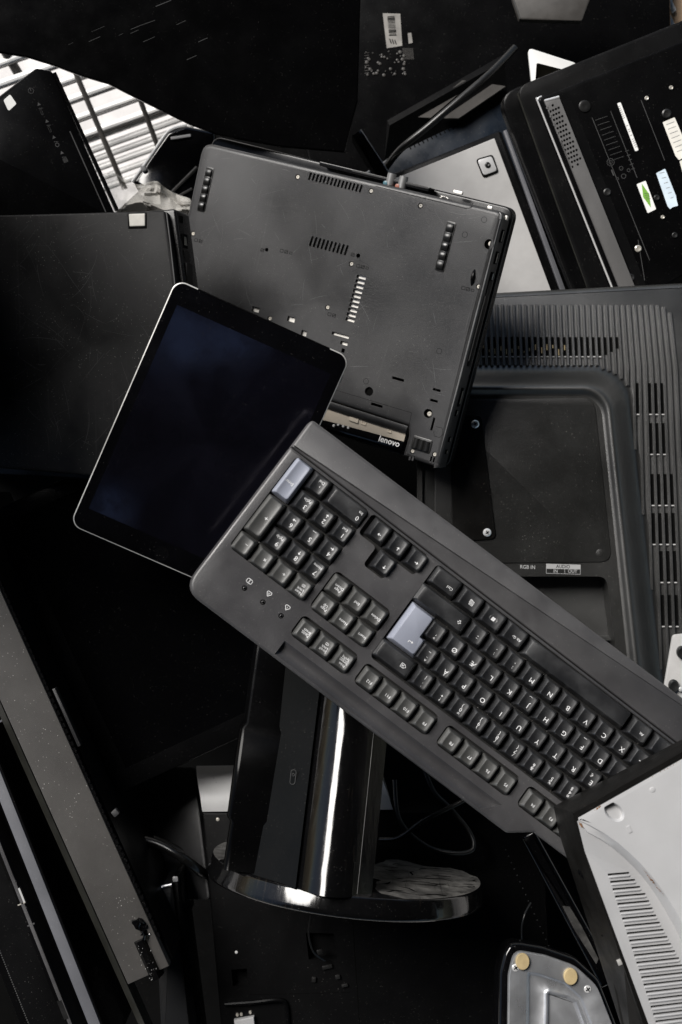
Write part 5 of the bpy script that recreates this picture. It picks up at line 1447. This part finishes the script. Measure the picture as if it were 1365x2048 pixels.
bmn = Thing('monitor', 'black monitor corner with touch buttons and a small white sticker, against the bright grating', 'monitor', P(110, 280, -.21), rz=24, ry=13, rx=9)
w_ = lambda x, y, h=0.: bmn.at(x, y, h)
fc = [w_(*q) for q in ((-90, 272), (0, 190), (72, 135), (104, 140), (236, 440), (-90, 620))]
holew = fillet([w_(*q) for q in ((7, 200), (20, 188), (33, 207), (17, 222))], .0015, 3)
bm = B(); solid(bm, fillet(fc, [.002, .004, .006, .006, .002, .002]), -.022, 0, .002); bmn.part('bezel', bm, M['black'])
bm = B(); solid(bm, holew, -.0005, .0004, 0); bmn.part('sticker', bm, M['label'], smooth=0)
bm = B(); tube(bm, [(*w_(140, 262), .0002), (*w_(212, 424), .0002)], .0006, 6); bmn.part('bezel_edge', bm, M['dim_print'])
bm = B()
a, b = Vector(w_(110, 150)), Vector(w_(236, 425)); n_ = 26
for k in range(n_): c = a + (b - a) * (k / n_); box(bm, (c.x + .0008, c.y, -.004), (.0034, .0060, .006), math.atan2((b - a).y, (b - a).x) + 1.57)
bmn.part('edge_teeth', bm, M['black'], smooth=0, weld=False)
bm = B(); zi = .0003
ang = math.radians(-90 + 0)
for s, x, y, sz in (('\u25c2/\u25ad', 81, 216, .0065), ('\u25be/\u25ad', 97, 250, .0065), ('\u25b4/O', 111, 282, .0065), ('\u25be/\u25a6', 127, 313, .0065)):
    q = w_(x, y)
    text(bm, s[1:], sz * .9, q[0], q[1] - .003, zi, -1.57); 
    flat(bm, [(q[0] - .0018, q[1] + .003), (q[0] + .0018, q[1] + .003), (q[0], q[1] + .006)], zi)
q = w_(62, 181); stroke(bm, circ(q[0], q[1], .0026, 16), .0005, zi, True); stroke(bm, [(q[0], q[1]), (q[0], q[1] + .0032)], .0005, zi)
bmn.part('button_marks', bm, M['dim_print'], smooth=0, weld=False)

gd = Thing('device_casing', 'dark glossy casing with a white edge, above the plastic bag', 'casing', P(330, 320, -.33))
w_ = lambda x, y: tuple((P(x, y, -.33) - gd.T)[:2])
bm = B(); solid(bm, fillet([w_(266, 362), w_(336, 262), w_(372, 250), (w_(430, 262)), w_(440, 460), w_(300, 430)], [.002, .01, .01, .004, .004, .004]), -.02, 0, .004, steps=4); gd.part('casing', bm, M['gloss'])
bm = B(); tube(bm, spline([(*w_(264, 362), -.004), (*w_(300, 312), -.004), (*w_(330, 268), -.004), (*w_(346, 255), -.004), (*w_(372, 247), -.006)], 6), .0022, 8); gd.part('white_edge', bm, M['white_plastic'])
bm = B(); tube(bm, [(*w_(345, 385), .002), (*w_(395, 335), .002)], .0022, 8); tube(bm, [(*w_(345, 400), .002), (*w_(385, 378), .002)], .0018, 8); gd.part('pale_ribs', bm, M['label_dark'])
bm = B(); box(bm, (*w_(288, 338), .002), (.005, .006, .004), .5, .001); box(bm, (*w_(362, 274), .0012), (.022, .003, .002), .15, .0005); clusters('clip', bm, M['panel_grey'], gd.root, .002)

# crumpled clear bag
bm = B(); random.seed(31); nx, ny = 26, 14
from mathutils import noise as mn
gridv = []
for j in range(ny + 1):
    rowv = []
    for i in range(nx + 1):
        u, v = i / nx, j / ny
        x = 205 + 175 * u + 10 * mn.noise(Vector((u * 3, v * 3, 4))); top_ = 352 + 45 * u * u; y = top_ + (445 - top_) * v + 14 * mn.noise(Vector((u * 4, v * 4, 9)))
        z = -.275 + .030 * mn.noise(Vector((u * 3.3, v * 2.6, 1))) + .022 * abs(mn.noise(Vector((u * 7, v * 6, 3)))) 
        rowv.append(bm.verts.new(P(x, y, z) - P(290, 390, -.275)))
    gridv.append(rowv)
for j in range(ny):
    for i in range(nx): bm.faces.new((gridv[j][i], gridv[j][i + 1], gridv[j + 1][i + 1], gridv[j + 1][i]))
bag = mesh_obj('plastic_bag', bm, M['bag'], smooth=28, weld=False); bag.location = P(290, 390, -.275); tag(bag, 'crumpled clear plastic bag in front of the bright grating', 'plastic bag')
sm = bag.modifiers.new('thickness', 'SOLIDIFY'); sm.thickness = .0003

# wire grating and the pale ground outside
gw = Thing('wire_grating', 'white wire grating with dark cross wires, in full sun at the upper left', 'wire grating', P(150, 250, -.66))
def gq(x, y, z): return tuple(P(x, y, z) - gw.T)
ys = [80, 126, 167, 208, 249, 291, 330, 343, 366, 386, 406, 428, 450]
for k, y in enumerate(ys):                        # height where the wire meets x = 0
    z = -.64 - .008 * k; bm = B(); r = .0042 if k % 2 else .0047
    tube(bm, [gq(-160, y + 58, z), gq(480, y - 172, z)], r, 10); gw.part('wire', bm, M['wire'])
    if y > 335: continue
    bm = B(); tube(bm, [gq(-160, y + 67, z), gq(480, y - 163, z)], .0013, 6); gw.part('shade_line', bm, M['wire_dark'])  # thin dark tube stands in for the shadow line under each bar
for k, (p, q, r) in enumerate((((-15, 60), (52, 172), .0064), ((128, 90), (250, 378), .0036), ((262, 150), (330, 330), .0034))):
    bm = B(); tube(bm, [gq(*p, -.62), gq((p[0] + q[0]) / 2, (p[1] + q[1]) / 2, -.65), gq(*q, -.68)], r, 10); gw.part('cross_wire', bm, M['wire_dark'])
g = B(); flat(g, [(-6, -6), (6, -6), (6, 6), (-6, 6)], 0); go = mesh_obj('ground', g, M['concrete'], smooth=0); go.location.z = -1.05; go['kind'] = 'structure'
fl = B(); solid(fl, [tuple(P(x, y, -.62)[:2]) for x, y in ((-900, 470), (180, 470), (330, 330), (420, 240), (640, -50), (700, -700), (2600, -700), (2600, 2900), (-900, 2900))], -.66, -.62, .004)
fo = mesh_obj('bin_floor', fl, M['cavity'], smooth=0); fo['kind'] = 'structure'

# added black panel, out of view on the left, shading the left laptop lid
bp_ = B(); solid(bp_, [(-.47, .06), (-.44, .06), (-.44, .44), (-.47, .44)], -.62, SHADE_PANEL_TOP, .006)
bo_ = mesh_obj('shade_panel', bp_, M['black_matte'], smooth=0); tag(bo_, 'added upright black panel out of view, shading the left of the heap', 'shade panel')

# ================================================================== CAMERA, SUN, SKY
cam = bpy.data.cameras.new('camera'); co = bpy.data.objects.new('camera', cam); COL.objects.link(co)
co.location = (0, 0, H); cam.sensor_fit = 'HORIZONTAL'; cam.sensor_width = 24.0; cam.lens = 24.0 * FP / 1365
cam.clip_start = .05; cam.clip_end = 100
cam.dof.use_dof = True; cam.dof.focus_distance = 1.27; cam.dof.aperture_fstop = 11
SC.camera = co
SUN = Vector((-.50, .53, .685)).normalized()
l = bpy.data.lights.new('sun', 'SUN'); l.energy = SUN_E; l.angle = math.radians(SUN_A); l.color = (1, .965, .92)
so = bpy.data.objects.new('sun', l); COL.objects.link(so); so.rotation_euler = SUN.to_track_quat('Z', 'Y').to_euler(); so.location = SUN * 4
w = bpy.data.worlds.new('World'); SC.world = w; w.use_nodes = True
nt = w.node_tree; bg = nt.nodes['Background']; sk = nt.nodes.new('ShaderNodeTexSky'); sk.sky_type = 'NISHITA'; sk.sun_disc = False
sk.sun_elevation = math.asin(SUN.z); sk.sun_rotation = math.atan2(SUN.x, SUN.y)
nt.links.new(sk.outputs[0], bg.inputs[0]); bg.inputs[1].default_value = SKY_E
SC.view_settings.view_transform = 'Standard'; SC.view_settings.look = 'None'; SC.view_settings.exposure = EXPO; SC.view_settings.gamma = 1
# added, unseen dark roof that keeps overhead sky off the heap to deepen blacks
hz = Vector((SUN.x, SUN.y)).normalized(); pe = Vector((-hz.y, hz.x)); e_ = SKY_BLOCK_EDGE
bm = B(); solid(bm, [tuple(hz * a_ + pe * b_) for a_, b_ in ((e_, -16), (e_, 16), (-16, 16), (-16, -16))], 6.0, 6.2, 0, [[(-.50, -.58), (.12, -.50), (.12, -.40), (-.40, -.22)], [(-.84, -1.42), (-.60, -1.42), (-.60, -1.27), (-.70, -1.18), (-.80, -1.24)]], .2, cap0=False)  # the two holes are added skylights, placed to be mirrored in the tablet
ro = mesh_obj('sky_block_roof', bm, M['black_matte'], smooth=0); ro['kind'] = 'structure'
SC.render.engine = 'CYCLES'
SC.cycles.max_bounces = 6; SC.cycles.use_denoising = True
